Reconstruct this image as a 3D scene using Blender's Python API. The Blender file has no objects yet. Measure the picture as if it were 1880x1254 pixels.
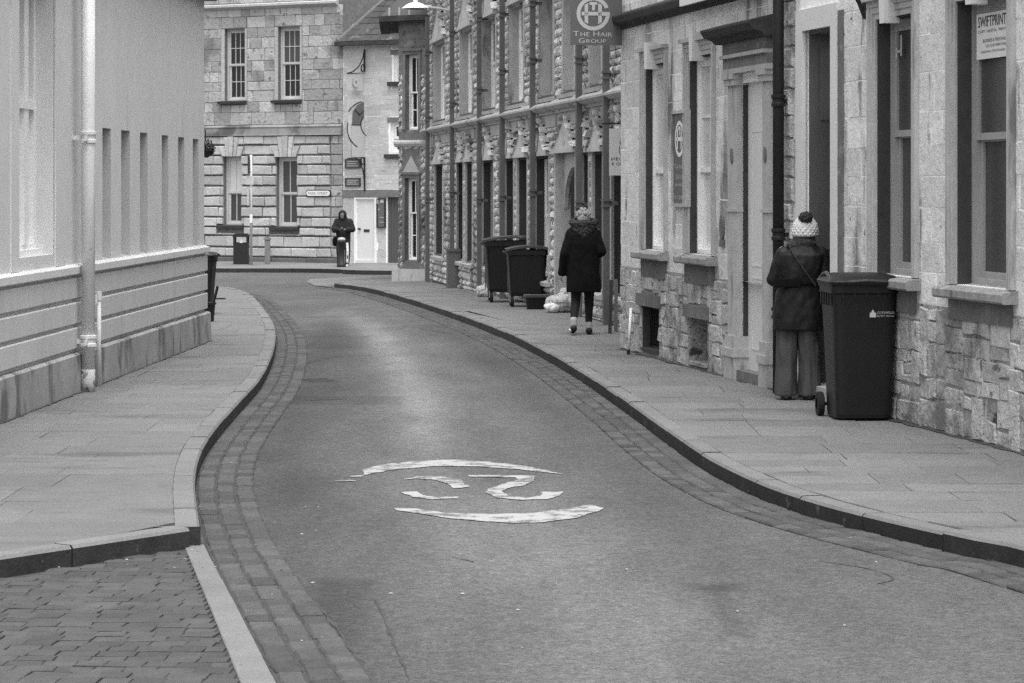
import bpy, bmesh, math, random
from mathutils import Vector, Matrix, noise as mnoise
random.seed(11)
R = math.radians
scene = bpy.context.scene
COL = scene.collection

# ------------------------------------------------------------------ camera
F, CX, HV, CH = 5000.0, 940.0, 345.0, 1.85      # focal length and horizon in photo pixels, eye height
cam = bpy.data.cameras.new('camera')
cam.sensor_width = 36.0
cam.lens = 36.0 * F / 1880.0
cam.shift_y = -(627.0 - HV) / 1880.0
cam.clip_end = 800.0
camo = bpy.data.objects.new('camera', cam)
camo.location = (0, 0, CH)
camo.rotation_euler = (R(90), 0, 0)
COL.objects.link(camo)
scene.camera = camo

# ------------------------------------------------------------------ sky, sun, exposure (overcast, black and white)
SUN_EL, SUN_AZ = 72.0, 168.0                     # azimuth clockwise from +y (view direction)
world = bpy.data.worlds.new('World')
scene.world = world
world.use_nodes = True
wn = world.node_tree.nodes
wl = world.node_tree.links
wn.clear()
sky = wn.new('ShaderNodeTexSky')
sky.sky_type = 'NISHITA'
sky.sun_disc = False
sky.sun_elevation = R(SUN_EL)
sky.sun_rotation = R(SUN_AZ)
sky.air_density = 1.0
sky.dust_density = 4.0
bw = wn.new('ShaderNodeRGBToBW')
bg = wn.new('ShaderNodeBackground')
bg.inputs['Strength'].default_value = 0.15
wo = wn.new('ShaderNodeOutputWorld')
wl.new(sky.outputs[0], bw.inputs[0])
wl.new(bw.outputs[0], bg.inputs[0])
wl.new(bg.outputs[0], wo.inputs[0])
sl = bpy.data.lights.new('sun', 'SUN')
sl.energy = 0.75
sl.angle = R(30)
sl.color = (1, 1, 1)
so = bpy.data.objects.new('sun', sl)
d = Vector((math.sin(R(SUN_AZ)) * math.cos(R(SUN_EL)), math.cos(R(SUN_AZ)) * math.cos(R(SUN_EL)), math.sin(R(SUN_EL))))
so.rotation_euler = d.to_track_quat('Z', 'Y').to_euler()
so.location = (0, -10, 30)
COL.objects.link(so)
vs = scene.view_settings
vs.view_transform = 'Standard'
vs.look = 'None'
vs.exposure = 1.42
vs.gamma = 1.0
scene.display_settings.display_device = 'sRGB'
scene.cycles.use_denoising = False
scene.cycles.max_bounces = 6

# ------------------------------------------------------------------ helpers: terrain and pixels
KERB = 0.115
def gz(dd):
    """level of the pavements: flat near by, falling gently towards the far end"""
    if dd <= 36: return 0.0
    t = dd - 36
    return -0.0114 * t * t / (t + 8)
def gd(v, dz=0.0):
    lo, hi = 4.0, 300.0
    for _ in range(50):
        m = (lo + hi) / 2
        if (CH - gz(m) - dz) * F / m > v - HV: lo = m
        else: hi = m
    return lo
def gp(u, v, dz=0.0):
    y = gd(v, dz)
    return ((u - CX) / F * y, y)
def xu(u, y): return (u - CX) / F * y
def zv(v, y): return CH - (v - HV) * y / F

# ------------------------------------------------------------------ helpers: materials (all grey: the photograph is black and white)
MATS = {}
def M(name, base, rough=0.85, noises=(), var=0.0, bump=(), spec=0.3, stains=(), mix=None, metallic=0.0, coat=0.0):
    """base grey value; noises = (scale, detail, amount, stretch) multiply it; stains = (scale, lo, hi, value, stretch) mix to another grey"""
    if name in MATS: return MATS[name]
    m = bpy.data.materials.new(name); MATS[name] = m
    m.use_nodes = True
    nt = m.node_tree; N = nt.nodes; L = nt.links
    b = N['Principled BSDF']
    b.inputs['Roughness'].default_value = rough
    b.inputs['Metallic'].default_value = metallic
    b.inputs['Specular IOR Level'].default_value = spec
    if coat: b.inputs['Coat Weight'].default_value = coat
    geo = N.new('ShaderNodeNewGeometry')
    def mapped(st):
        mp = N.new('ShaderNodeMapping'); L.new(geo.outputs['Position'], mp.inputs[0])
        mp.inputs['Scale'].default_value = st
        return mp.outputs[0]
    def noise(scale, detail, st, off=0.0):
        n = N.new('ShaderNodeTexNoise'); L.new(mapped(st), n.inputs['Vector'])
        n.inputs['Scale'].default_value = scale; n.inputs['Detail'].default_value = detail
        n.inputs['Roughness'].default_value = 0.62
        return n.outputs[0]
    def math_(op, a, c, e=None):
        n = N.new('ShaderNodeMath'); n.operation = op
        for i, x in enumerate((a, c, e)):
            if x is None: continue
            if isinstance(x, (int, float)): n.inputs[i].default_value = x
            else: L.new(x, n.inputs[i])
        return n.outputs[0]
    v = N.new('ShaderNodeValue'); v.outputs[0].default_value = base
    val = v.outputs[0]
    if var:
        oi = N.new('ShaderNodeObjectInfo')
        r = math_('FRACT', math_('ADD', oi.outputs['Random'], geo.outputs['Random Per Island']), 0)
        val = math_('MULTIPLY', val, math_('MULTIPLY_ADD', r, 2 * var, 1 - var))
    for (sc, de, am, st) in noises:
        val = math_('MULTIPLY', val, math_('MULTIPLY_ADD', noise(sc, de, st), 4 * am, 1 - 2 * am))
    for (sc, lo, hi, sv, st) in stains:
        mr = N.new('ShaderNodeMapRange'); mr.interpolation_type = 'SMOOTHSTEP'
        L.new(noise(sc, 5, st), mr.inputs['Value'])
        mr.inputs['From Min'].default_value = lo; mr.inputs['From Max'].default_value = hi
        mx = N.new('ShaderNodeMix'); mx.data_type = 'FLOAT'
        L.new(mr.outputs[0], mx.inputs[0]); L.new(val, mx.inputs[2]); mx.inputs[3].default_value = sv
        val = mx.outputs[0]
    if mix: val = mix(N, L, geo, noise, math_, val)
    val = math_('MAXIMUM', val, 0.004)
    L.new(val, b.inputs['Base Color'])
    prev = None
    for (sc, stg, dist) in bump:
        bn = N.new('ShaderNodeBump'); L.new(noise(sc, 4, (1, 1, 1)), bn.inputs['Height'])
        bn.inputs['Strength'].default_value = stg; bn.inputs['Distance'].default_value = dist
        if prev: L.new(prev, bn.inputs['Normal'])
        prev = bn.outputs[0]
    if prev: L.new(prev, b.inputs['Normal'])
    return m

def sdbox(N, L, geo, math_, cx, cy, hx, hy, soft):
    """0..1 mask: inside an axis-aligned box on the ground"""
    sp = N.new('ShaderNodeSeparateXYZ'); L.new(geo.outputs['Position'], sp.inputs[0])
    a = math_('SUBTRACT', math_('ABSOLUTE', math_('SUBTRACT', sp.outputs[0], cx), 0), hx)
    c = math_('SUBTRACT', math_('ABSOLUTE', math_('SUBTRACT', sp.outputs[1], cy), 0), hy)
    m = math_('MAXIMUM', a, c)
    n = math_('MULTIPLY_ADD', m, -1.0 / soft, 0.5)
    n = math_('MINIMUM', math_('MAXIMUM', n, 0.0), 1.0)
    return n

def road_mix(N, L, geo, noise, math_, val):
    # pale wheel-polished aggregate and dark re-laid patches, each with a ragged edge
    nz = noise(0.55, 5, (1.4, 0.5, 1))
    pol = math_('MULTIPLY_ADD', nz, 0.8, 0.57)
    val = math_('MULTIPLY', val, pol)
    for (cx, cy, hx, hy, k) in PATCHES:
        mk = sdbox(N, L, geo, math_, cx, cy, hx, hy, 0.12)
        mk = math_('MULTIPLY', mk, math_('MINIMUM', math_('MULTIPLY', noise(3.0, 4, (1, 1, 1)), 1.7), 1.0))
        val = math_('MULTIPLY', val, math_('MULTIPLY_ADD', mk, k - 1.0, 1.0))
    # pale streaks and darker bands multiplied into the tarmac tone along curved paths
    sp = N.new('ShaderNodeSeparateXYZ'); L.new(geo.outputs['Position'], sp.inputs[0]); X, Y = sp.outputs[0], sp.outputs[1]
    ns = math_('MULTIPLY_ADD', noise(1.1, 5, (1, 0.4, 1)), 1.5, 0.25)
    for (c3, y0, y1, w, k) in TONE_BANDS:
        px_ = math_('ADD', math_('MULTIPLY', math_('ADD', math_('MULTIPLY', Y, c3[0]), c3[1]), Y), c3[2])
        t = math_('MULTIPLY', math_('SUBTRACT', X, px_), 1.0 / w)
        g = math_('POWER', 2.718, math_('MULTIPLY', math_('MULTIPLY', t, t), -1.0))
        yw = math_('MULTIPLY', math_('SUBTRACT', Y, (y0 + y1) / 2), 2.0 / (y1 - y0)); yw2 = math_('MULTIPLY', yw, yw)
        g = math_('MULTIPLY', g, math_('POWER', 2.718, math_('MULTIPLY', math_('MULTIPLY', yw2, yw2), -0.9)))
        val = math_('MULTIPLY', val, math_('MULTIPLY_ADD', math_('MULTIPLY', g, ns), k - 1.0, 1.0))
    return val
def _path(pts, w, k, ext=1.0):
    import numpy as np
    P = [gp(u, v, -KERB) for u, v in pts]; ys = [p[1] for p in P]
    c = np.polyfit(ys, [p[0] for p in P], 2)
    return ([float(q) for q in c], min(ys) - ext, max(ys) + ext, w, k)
TONE_BANDS = [_path([(655, 590), (700, 618), (722, 650), (745, 700), (768, 760), (800, 830)], 0.24, 1.75, 2.0), _path([(640, 560), (740, 620), (790, 680), (850, 780), (900, 840)], 0.8, 1.18, 3.0),
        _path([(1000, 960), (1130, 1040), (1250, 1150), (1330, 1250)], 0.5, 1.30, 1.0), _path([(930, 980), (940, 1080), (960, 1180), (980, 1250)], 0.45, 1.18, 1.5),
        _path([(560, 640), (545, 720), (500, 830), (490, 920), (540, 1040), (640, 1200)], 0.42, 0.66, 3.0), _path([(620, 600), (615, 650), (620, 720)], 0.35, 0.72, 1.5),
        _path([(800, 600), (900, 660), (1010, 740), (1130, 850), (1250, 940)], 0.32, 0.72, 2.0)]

_p = gp(608, 628, -KERB)
PATCHES = [(_p[0], _p[1], 0.42, 1.5, 0.80), (gp(700, 735, -KERB)[0] - 0.55, gp(700, 735, -KERB)[1], 0.75, 0.5, 0.75),
           (gp(800, 600, -KERB)[0], gp(800, 600, -KERB)[1], 0.5, 0.5, 0.75), (gp(600, 699, -KERB)[0] - 0.15, gp(600, 699, -KERB)[1], 0.25, 0.25, 0.6),
           (gp(600, 1160, -KERB)[0], gp(600, 1160, -KERB)[1], 0.14, 1.6, 0.75), (gp(1330, 1120, -KERB)[0], gp(1330, 1120, -KERB)[1], 0.05, 0.75, 0.65),
           (gp(1310, 1078, -KERB)[0], gp(1310, 1078, -KERB)[1], 0.14, 0.12, 0.65)]

S1 = (1, 1, 1)
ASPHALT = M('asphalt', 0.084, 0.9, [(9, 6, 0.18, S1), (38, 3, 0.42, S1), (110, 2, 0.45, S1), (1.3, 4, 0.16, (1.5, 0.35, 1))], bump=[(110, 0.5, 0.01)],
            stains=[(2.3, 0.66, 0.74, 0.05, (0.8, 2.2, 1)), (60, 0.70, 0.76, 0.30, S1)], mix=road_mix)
SETT = M('sett_stone', 0.066, 0.85, [(14, 5, 0.22, S1), (90, 3, 0.2, S1)], var=0.26, bump=[(60, 0.6, 0.01)], stains=[(1.1, 0.60, 0.75, 0.07, S1)])
BED = M('bedding_mortar', 0.05, 0.95, [(20, 4, 0.3, S1)])
PAVER = M('paver_stone', 0.062, 0.88, [(6, 5, 0.2, S1), (70, 3, 0.22, S1)], var=0.18, bump=[(60, 0.5, 0.008)], stains=[(1.6, 0.56, 0.72, 0.09, S1)])
SLAB = M('pavement_slab', 0.145, 0.85, [(1.1, 5, 0.10, (1, 0.5, 1)), (5, 5, 0.10, S1), (60, 4, 0.22, S1), (150, 2, 0.2, S1)], var=0.10, bump=[(120, 0.35, 0.006)],
         stains=[(0.9, 0.54, 0.70, 0.085, (0.5, 1.6, 1)), (11, 0.735, 0.75, 0.06, S1)])
SLABBED = M('slab_joint', 0.1, 0.95, [(20, 4, 0.3, S1)])
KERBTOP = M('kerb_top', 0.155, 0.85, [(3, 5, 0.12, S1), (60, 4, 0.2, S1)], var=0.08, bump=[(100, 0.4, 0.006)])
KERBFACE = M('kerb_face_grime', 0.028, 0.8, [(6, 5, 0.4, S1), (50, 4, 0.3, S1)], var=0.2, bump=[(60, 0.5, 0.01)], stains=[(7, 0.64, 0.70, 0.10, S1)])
STRIP = M('channel_stone', 0.155, 0.85, [(5, 5, 0.12, S1), (60, 4, 0.2, S1)], var=0.08, bump=[(90, 0.4, 0.006)])
def paint_mix(N, L, geo, noise, math_, val):
    w = math_('ADD', noise(7, 6, S1), math_('MULTIPLY', noise(60, 3, S1), 0.35))
    mr = N.new('ShaderNodeMapRange'); L.new(w, mr.inputs['Value'])
    mr.inputs['From Min'].default_value = 0.66; mr.inputs['From Max'].default_value = 0.76
    mx = N.new('ShaderNodeMix'); mx.data_type = 'FLOAT'
    L.new(mr.outputs[0], mx.inputs[0]); L.new(val, mx.inputs[2]); mx.inputs[3].default_value = 0.13
    return mx.outputs[0]
ROADPAINT = M('worn_road_paint', 0.34, 0.7, [(40, 4, 0.12, S1)], mix=paint_mix)
RENDER = M('painted_render', 0.6, 0.8, [(0.9, 5, 0.05, (1, 1, 0.5)), (5, 5, 0.05, S1), (90, 3, 0.05, S1)], bump=[(70, 0.2, 0.004)],
           stains=[(2.2, 0.60, 0.80, 0.34, (1, 1, 0.14)), (30, 0.745, 0.76, 0.10, S1)])
RENDERBAND = M('painted_band', 0.5, 0.8, [(0.9, 5, 0.08, S1), (6, 5, 0.08, (1, 1, 0.3)), (90, 3, 0.06, S1)], bump=[(70, 0.2, 0.004)],
               stains=[(4.0, 0.64, 0.8, 0.2, (1, 1, 0.15))])
PLINTH = M('cement_plinth', 0.3, 0.85, [(1.4, 5, 0.2, S1), (12, 5, 0.14, S1), (80, 3, 0.1, S1)], bump=[(50, 0.3, 0.005)], stains=[(2.6, 0.52, 0.66, 0.13, (1, 1, 0.5))])
GROOVE = M('groove_dark', 0.05, 0.9)
PIPEPALE = M('pale_pipe_paint', 0.62, 0.5, [(6, 4, 0.10, (1, 1, 0.4)), (60, 3, 0.06, S1)], stains=[(9, 0.66, 0.74, 0.12, S1)], spec=0.4)
PIPERUST = M('flaking_pipe_paint', 0.42, 0.7, [(8, 4, 0.2, S1)], stains=[(14, 0.52, 0.62, 0.12, S1)], bump=[(30, 0.6, 0.01)])
PIPEDARK = M('black_iron_pipe', 0.014, 0.55, [(9, 4, 0.3, S1)], bump=[(40, 0.3, 0.005)])
PIPEGREY = M('grey_iron_pipe', 0.11, 0.7, [(4, 4, 0.15, S1), (40, 3, 0.1, S1)], stains=[(5, 0.62, 0.76, 0.08, (1, 1, 0.3))])
ASHLAR = M('ashlar_stone', 0.67, 0.88, [(1.3, 5, 0.10, S1), (7, 6, 0.12, S1), (60, 4, 0.12, S1)], var=0.13, bump=[(12, 0.6, 0.03), (50, 0.5, 0.01)],
           stains=[(1.4, 0.55, 0.70, 0.15, (1, 1, 0.28)), (6.0, 0.60, 0.72, 0.22, (1, 1, 0.22)), (9, 0.66, 0.72, 0.10, S1), (26, 0.68, 0.71, 0.06, (1, 1, 1))])
MORTAR = M('lime_mortar', 0.86, 0.92, [(9, 5, 0.12, S1)], bump=[(60, 0.4, 0.006)])
MORTARDARK = M('dark_joint', 0.16, 0.95, [(9, 5, 0.3, S1)])
SMOOTHST = M('dressed_stone', 0.42, 0.85, [(1.5, 5, 0.14, (1, 1, 0.4)), (10, 5, 0.14, S1), (70, 3, 0.08, S1)], bump=[(60, 0.2, 0.006)],
             stains=[(3.0, 0.55, 0.72, 0.15, (1, 1, 0.25))])
REVEAL = M('dark_reveal', 0.05, 0.9, [(2.2, 5, 0.25, (1, 1, 0.4)), (12, 5, 0.2, S1)])  # darker tone given to the sides of openings
SILLST = M('weathered_sill', 0.27, 0.9, [(2.2, 5, 0.25, S1), (12, 5, 0.22, S1)], bump=[(30, 0.5, 0.012)], stains=[(4, 0.56, 0.68, 0.10, S1)])
DARKST = M('weathered_dark_stone', 0.16, 0.9, [(2.2, 5, 0.25, (1, 1, 0.5)), (12, 5, 0.22, S1)], var=0.15, bump=[(40, 0.4, 0.01)], stains=[(4, 0.60, 0.72, 0.26, S1)])
CORNICE = M('dark_cornice', 0.045, 0.9, [(3, 5, 0.35, S1), (20, 5, 0.2, S1)], bump=[(40, 0.4, 0.01)])  # dark tone for cornices, hoods, sills and gutters
RUBMORTAR = M('dirty_mortar', 0.30, 0.95, [(6, 6, 0.35, S1), (30, 4, 0.3, S1)], bump=[(20, 0.9, 0.03)], stains=[(5, 0.56, 0.62, 0.06, S1)])
RUBBLE = M('rubble_stone', 0.46, 0.9, [(3.0, 6, 0.2, S1), (14, 6, 0.2, S1), (60, 4, 0.16, S1)], var=0.2, bump=[(9, 0.8, 0.05), (40, 0.7, 0.015)],
           stains=[(1.3, 0.50, 0.66, 0.17, S1), (6, 0.60, 0.68, 0.16, S1), (22, 0.66, 0.70, 0.07, S1)])
ROCK = M('rock_faced_stone', 0.57, 0.9, [(2.0, 5, 0.16, S1), (10, 5, 0.3, S1)], var=0.28, bump=[(12, 1.0, 0.05)], stains=[(0.8, 0.50, 0.66, 0.15, (1, 1, 0.5)), (9, 0.58, 0.64, 0.09, S1)])
ROCKBED = M('rock_wall_joint', 0.09, 0.95, [(5, 5, 0.3, S1)])
GABLEST = M('gable_head_stone', 0.48, 0.88, [(1.4, 5, 0.16, S1), (12, 5, 0.12, S1)], bump=[(40, 0.3, 0.008)], stains=[(2.5, 0.56, 0.70, 0.16, S1)])
FARST = M('rusticated_stone', 0.41, 0.88, [(1.0, 5, 0.12, S1), (6, 6, 0.14, S1), (40, 4, 0.1, S1)], var=0.14, bump=[(10, 0.6, 0.03)],
          stains=[(1.6, 0.62, 0.76, 0.17, (1, 1, 0.45))])
FARUP = M('patched_ashlar', 0.37, 0.88, [(0.8, 5, 0.14, S1), (5, 6, 0.16, S1), (30, 4, 0.12, S1)], var=0.26, bump=[(10, 0.8, 0.04)],
          stains=[(0.9, 0.52, 0.68, 0.18, S1), (5, 0.6, 0.68, 0.14, S1)])
FARBASE = M('damp_base_stone', 0.10, 0.9, [(1.0, 5, 0.3, S1), (7, 5, 0.2, S1)], var=0.2)
LIMEWASH = M('limewashed_rubble', 0.47, 0.88, [(1.2, 5, 0.08, S1), (9, 5, 0.1, S1)], var=0.09, bump=[(12, 0.5, 0.02)], stains=[(1.6, 0.66, 0.8, 0.34, S1)])
WHITEFAR = M('weathered_white_paint', 0.50, 0.6, [(3, 4, 0.12, S1)])
SLOTSHADE = M('shaded_recess_render', 0.42, 0.85, [(3, 4, 0.08, S1), (60, 3, 0.06, S1)])  # render greyed so the slots read as shaded; the shade is in the colour
WHITEW = M('white_window_paint', 0.8, 0.5, [(8, 4, 0.06, S1)], spec=0.4)
GREYW = M('grey_window_paint', 0.33, 0.6, [(5, 4, 0.1, S1)])
DARKW = M('dark_frame_paint', 0.045, 0.5, [(5, 4, 0.2, S1)])
GLASS = M('window_glass', 0.018, 0.12, [(0.9, 3, 0.3, S1)], spec=0.5)
GLASSPALE = M('blind_behind_glass', 0.60, 0.25, [(2, 3, 0.06, (1, 1, 0.2))], spec=0.5)
GLASSMID = M('dusty_glass', 0.06, 0.3, [(1.6, 4, 0.22, (1, 1, 0.3))], spec=0.5)
SIGNGREY = M('sign_grey', 0.115, 0.6, [(30, 3, 0.06, S1)])
SIGNWHITE = M('sign_white', 0.72, 0.6, [(10, 3, 0.05, S1)])
SIGNPALE = M('sign_pale', 0.46, 0.6, [(10, 3, 0.04, S1)])
SIGNDARK = M('sign_ink', 0.03, 0.6)
PLASTIC = M('black_bin_plastic', 0.008, 0.48, [(3, 4, 0.25, S1), (40, 4, 0.2, S1)], spec=0.35, bump=[(90, 0.12, 0.003)], stains=[(5, 0.73, 0.80, 0.05, S1)])
PLASTICW = M('worn_bin_lid', 0.05, 0.55, [(5, 5, 0.35, S1)], spec=0.35, stains=[(4, 0.55, 0.66, 0.15, S1)])
RUBBER = M('rubber', 0.012, 0.8, [(9, 3, 0.2, S1)])
GALV = M('galvanised_steel', 0.42, 0.5, [(7, 4, 0.15, S1)], metallic=0.3)
IRON = M('black_iron', 0.018, 0.5, [(9, 3, 0.2, S1)])
SLATE = M('roof_slate', 0.05, 0.75, [(2, 5, 0.16, S1), (14, 4, 0.14, S1)], var=0.22, stains=[(1.2, 0.6, 0.75, 0.24, S1)])
LEAD = M('lead_flashing', 0.14, 0.7, [(5, 4, 0.15, S1)])
DOORWHITE = M('white_door_paint', 0.62, 0.5, [(5, 4, 0.04, S1)])
PALEPANEL = M('pale_door_paint', 0.66, 0.6, [(0.9, 4, 0.06, (1, 1, 0.4)), (60, 3, 0.05, S1)])
DOORGREY = M('grey_door_paint', 0.09, 0.6, [(1.2, 4, 0.14, (1, 1, 0.3)), (30, 3, 0.08, S1)])
PAINTST = M('painted_surround', 0.66, 0.75, [(1.2, 5, 0.07, S1), (40, 3, 0.05, S1)], stains=[(5, 0.68, 0.78, 0.3, S1)])

# ------------------------------------------------------------------ helpers: meshes
def V3(p): return Vector(p)
class MB:
    def __init__(self, xf=None):
        self.v = []; self.f = []; self.mi = []; self.cur = 0; self.xf = xf
    def add(self, verts, faces, mi=None):
        o = len(self.v)
        for p in verts: self.v.append(tuple(self.xf(*p)) if self.xf else tuple(p))
        for f in faces:
            self.f.append([i + o for i in f]); self.mi.append(self.cur if mi is None else mi)
        return self
    def box(self, a, b, mi=None):
        x0, y0, z0 = a; x1, y1, z1 = b
        return self.add([(x0, y0, z0), (x1, y0, z0), (x1, y1, z0), (x0, y1, z0), (x0, y0, z1), (x1, y0, z1), (x1, y1, z1), (x0, y1, z1)],
                        [(0, 3, 2, 1), (4, 5, 6, 7), (0, 1, 5, 4), (1, 2, 6, 5), (2, 3, 7, 6), (3, 0, 4, 7)], mi)
    def quad(self, a, b, c, e, mi=None): return self.add([a, b, c, e], [(0, 1, 2, 3)], mi)
    def prism(self, poly, axis, a, b, mi=None):
        """poly: 2-D points; axis: index of the extrusion axis; a, b: its range"""
        n = len(poly)
        def P(p, t):
            q = [p[0], p[1]]; q.insert(axis, t); return tuple(q)
        vs_ = [P(p, a) for p in poly] + [P(p, b) for p in poly]
        fs = [tuple(range(n))[::-1], tuple(range(n, 2 * n))] + [(i, (i + 1) % n, n + (i + 1) % n, n + i) for i in range(n)]
        return self.add(vs_, fs, mi)
    def tube(self, pts, r, seg=10, mi=None, caps=True, squash=None):
        pts = [Vector(p) for p in pts]; rs = r if isinstance(r, (list, tuple)) else [r] * len(pts)
        ring = []; vs_ = []; fs = []
        up = None
        for i, p in enumerate(pts):
            t = (pts[min(i + 1, len(pts) - 1)] - pts[max(i - 1, 0)]).normalized()
            if up is None:
                up = Vector((1, 0, 0)) if abs(t.x) < 0.8 else Vector((0, 1, 0))
            a = (up - t * up.dot(t)).normalized(); b2 = t.cross(a); up = a
            for k in range(seg):
                an = 2 * math.pi * k / seg
                vs_.append(tuple(p + a * math.cos(an) * rs[i] + b2 * math.sin(an) * rs[i]))
        for i in range(len(pts) - 1):
            for k in range(seg):
                k2 = (k + 1) % seg
                fs.append((i * seg + k, i * seg + k2, (i + 1) * seg + k2, (i + 1) * seg + k))
        if caps:
            fs.append(tuple(range(seg))[::-1]); fs.append(tuple((len(pts) - 1) * seg + k for k in range(seg)))
        return self.add(vs_, fs, mi)
    def ball(self, c, rx, ry=None, rz=None, nu=14, nv=9, mi=None):
        ry = ry or rx; rz = rz or rx; vs_ = [(c[0], c[1], c[2] - rz)]; fs = []
        for j in range(1, nv):
            ph = -math.pi / 2 + math.pi * j / nv
            for k in range(nu):
                th = 2 * math.pi * k / nu
                vs_.append((c[0] + rx * math.cos(ph) * math.cos(th), c[1] + ry * math.cos(ph) * math.sin(th), c[2] + rz * math.sin(ph)))
        vs_.append((c[0], c[1], c[2] + rz)); top = len(vs_) - 1
        for k in range(nu): fs.append((0, 1 + (k + 1) % nu, 1 + k))
        for j in range(nv - 2):
            for k in range(nu):
                a = 1 + j * nu + k; b2 = 1 + j * nu + (k + 1) % nu
                fs.append((a, b2, b2 + nu, a + nu))
        o = 1 + (nv - 2) * nu
        for k in range(nu): fs.append((o + k, o + (k + 1) % nu, top))
        return self.add(vs_, fs, mi)
    def lathe(self, prof, c=(0, 0, 0), seg=20, mi=None):
        vs_ = []; fs = []
        for (r, z) in prof:
            for k in range(seg):
                an = 2 * math.pi * k / seg
                vs_.append((c[0] + r * math.cos(an), c[1] + r * math.sin(an), c[2] + z))
        n = len(prof)
        for i in range(n - 1):
            for k in range(seg):
                k2 = (k + 1) % seg
                fs.append((i * seg + k, i * seg + k2, (i + 1) * seg + k2, (i + 1) * seg + k))
        fs.append(tuple(range(seg))[::-1]); fs.append(tuple((n - 1) * seg + k for k in range(seg)))
        return self.add(vs_, fs, mi)
    def loft(self, secs, seg=20, mi=None, caps=True):
        """secs: (cx, cy, z, rx, ry[, power])"""
        vs_ = []; fs = []
        for s in secs:
            pw = s[5] if len(s) > 5 else 2.0
            for k in range(seg):
                an = 2 * math.pi * k / seg; c, sn = math.cos(an), math.sin(an)
                vs_.append((s[0] + s[3] * math.copysign(abs(c) ** (2 / pw), c), s[1] + s[4] * math.copysign(abs(sn) ** (2 / pw), sn), s[2]))
        n = len(secs)
        for i in range(n - 1):
            for k in range(seg):
                k2 = (k + 1) % seg
                fs.append((i * seg + k, i * seg + k2, (i + 1) * seg + k2, (i + 1) * seg + k))
        if caps:
            fs.append(tuple(range(seg))[::-1]); fs.append(tuple((n - 1) * seg + k for k in range(seg)))
        return self.add(vs_, fs, mi)
    def mesh(self, name, mats, smooth=False):
        me = bpy.data.meshes.new(name)
        me.from_pydata(self.v, [], self.f)
        for m in (mats if isinstance(mats, (list, tuple)) else [mats]): me.materials.append(m)
        if any(self.mi): me.polygons.foreach_set('material_index', self.mi)
        if smooth: me.polygons.foreach_set('use_smooth', [True] * len(me.polygons))
        me.update()
        return me
    def build(self, name, mats, parent=None, smooth=False, kind=None):
        return link(name, self.mesh(name, mats, smooth), parent, kind)

def link(name, me, parent=None, kind=None):
    o = bpy.data.objects.new(name, me); COL.objects.link(o)
    if parent is not None:
        o.parent = parent
        o.matrix_parent_inverse = PINV.get(parent.name, Matrix.Identity(4))
    if kind: o['kind'] = kind
    return o
PINV = {}
def tag(o, label=None, cat=None, group=None, kind=None):
    if label: o['label'] = label
    if cat: o['category'] = cat
    if group: o['group'] = group
    if kind: o['kind'] = kind
    return o
def thing(name, label, cat, loc=(0, 0, 0), group=None, rz=0.0, local=False):
    """an Empty at the thing's base. local=True: children are modelled in its own frame; else in world coordinates"""
    e = bpy.data.objects.new(name, None); COL.objects.link(e)
    e.empty_display_size = 0.2
    e.location = loc; e.rotation_euler = (0, 0, rz)
    if not local: PINV[e.name] = (Matrix.Translation(loc) @ Matrix.Rotation(rz, 4, 'Z')).inverted()
    return tag(e, label, cat, group)

class Wall:
    """a vertical facade plane in plan A -> B (left to right as seen); s along, o outwards, z up"""
    def __init__(self, A, B):
        self.A = Vector(A); B = Vector(B); self.len = (B - self.A).length
        self.t = (B - self.A).normalized(); n = Vector((self.t.y, -self.t.x))
        if n.dot(-(self.A + B) / 2) < 0: n = -n
        self.n = n
    def w(self, s, o, z):
        p = self.A + self.t * s + self.n * o
        return (p.x, p.y, z)
    def s(self, u, o=0.0):
        k = (u - CX) / F; P = self.A + self.n * o
        return (k * P.y - P.x) / (self.t.x - k * self.t.y)
    def depth(self, s, o=0.0): return self.A.y + self.t.y * s + self.n.y * o
    def sz(self, u, v, o=0.0):
        s = self.s(u, o); return s, zv(v, self.depth(s, o))
    def g(self, s): return gz(self.depth(s))
    def mb(self): return MB(self.w)

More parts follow.
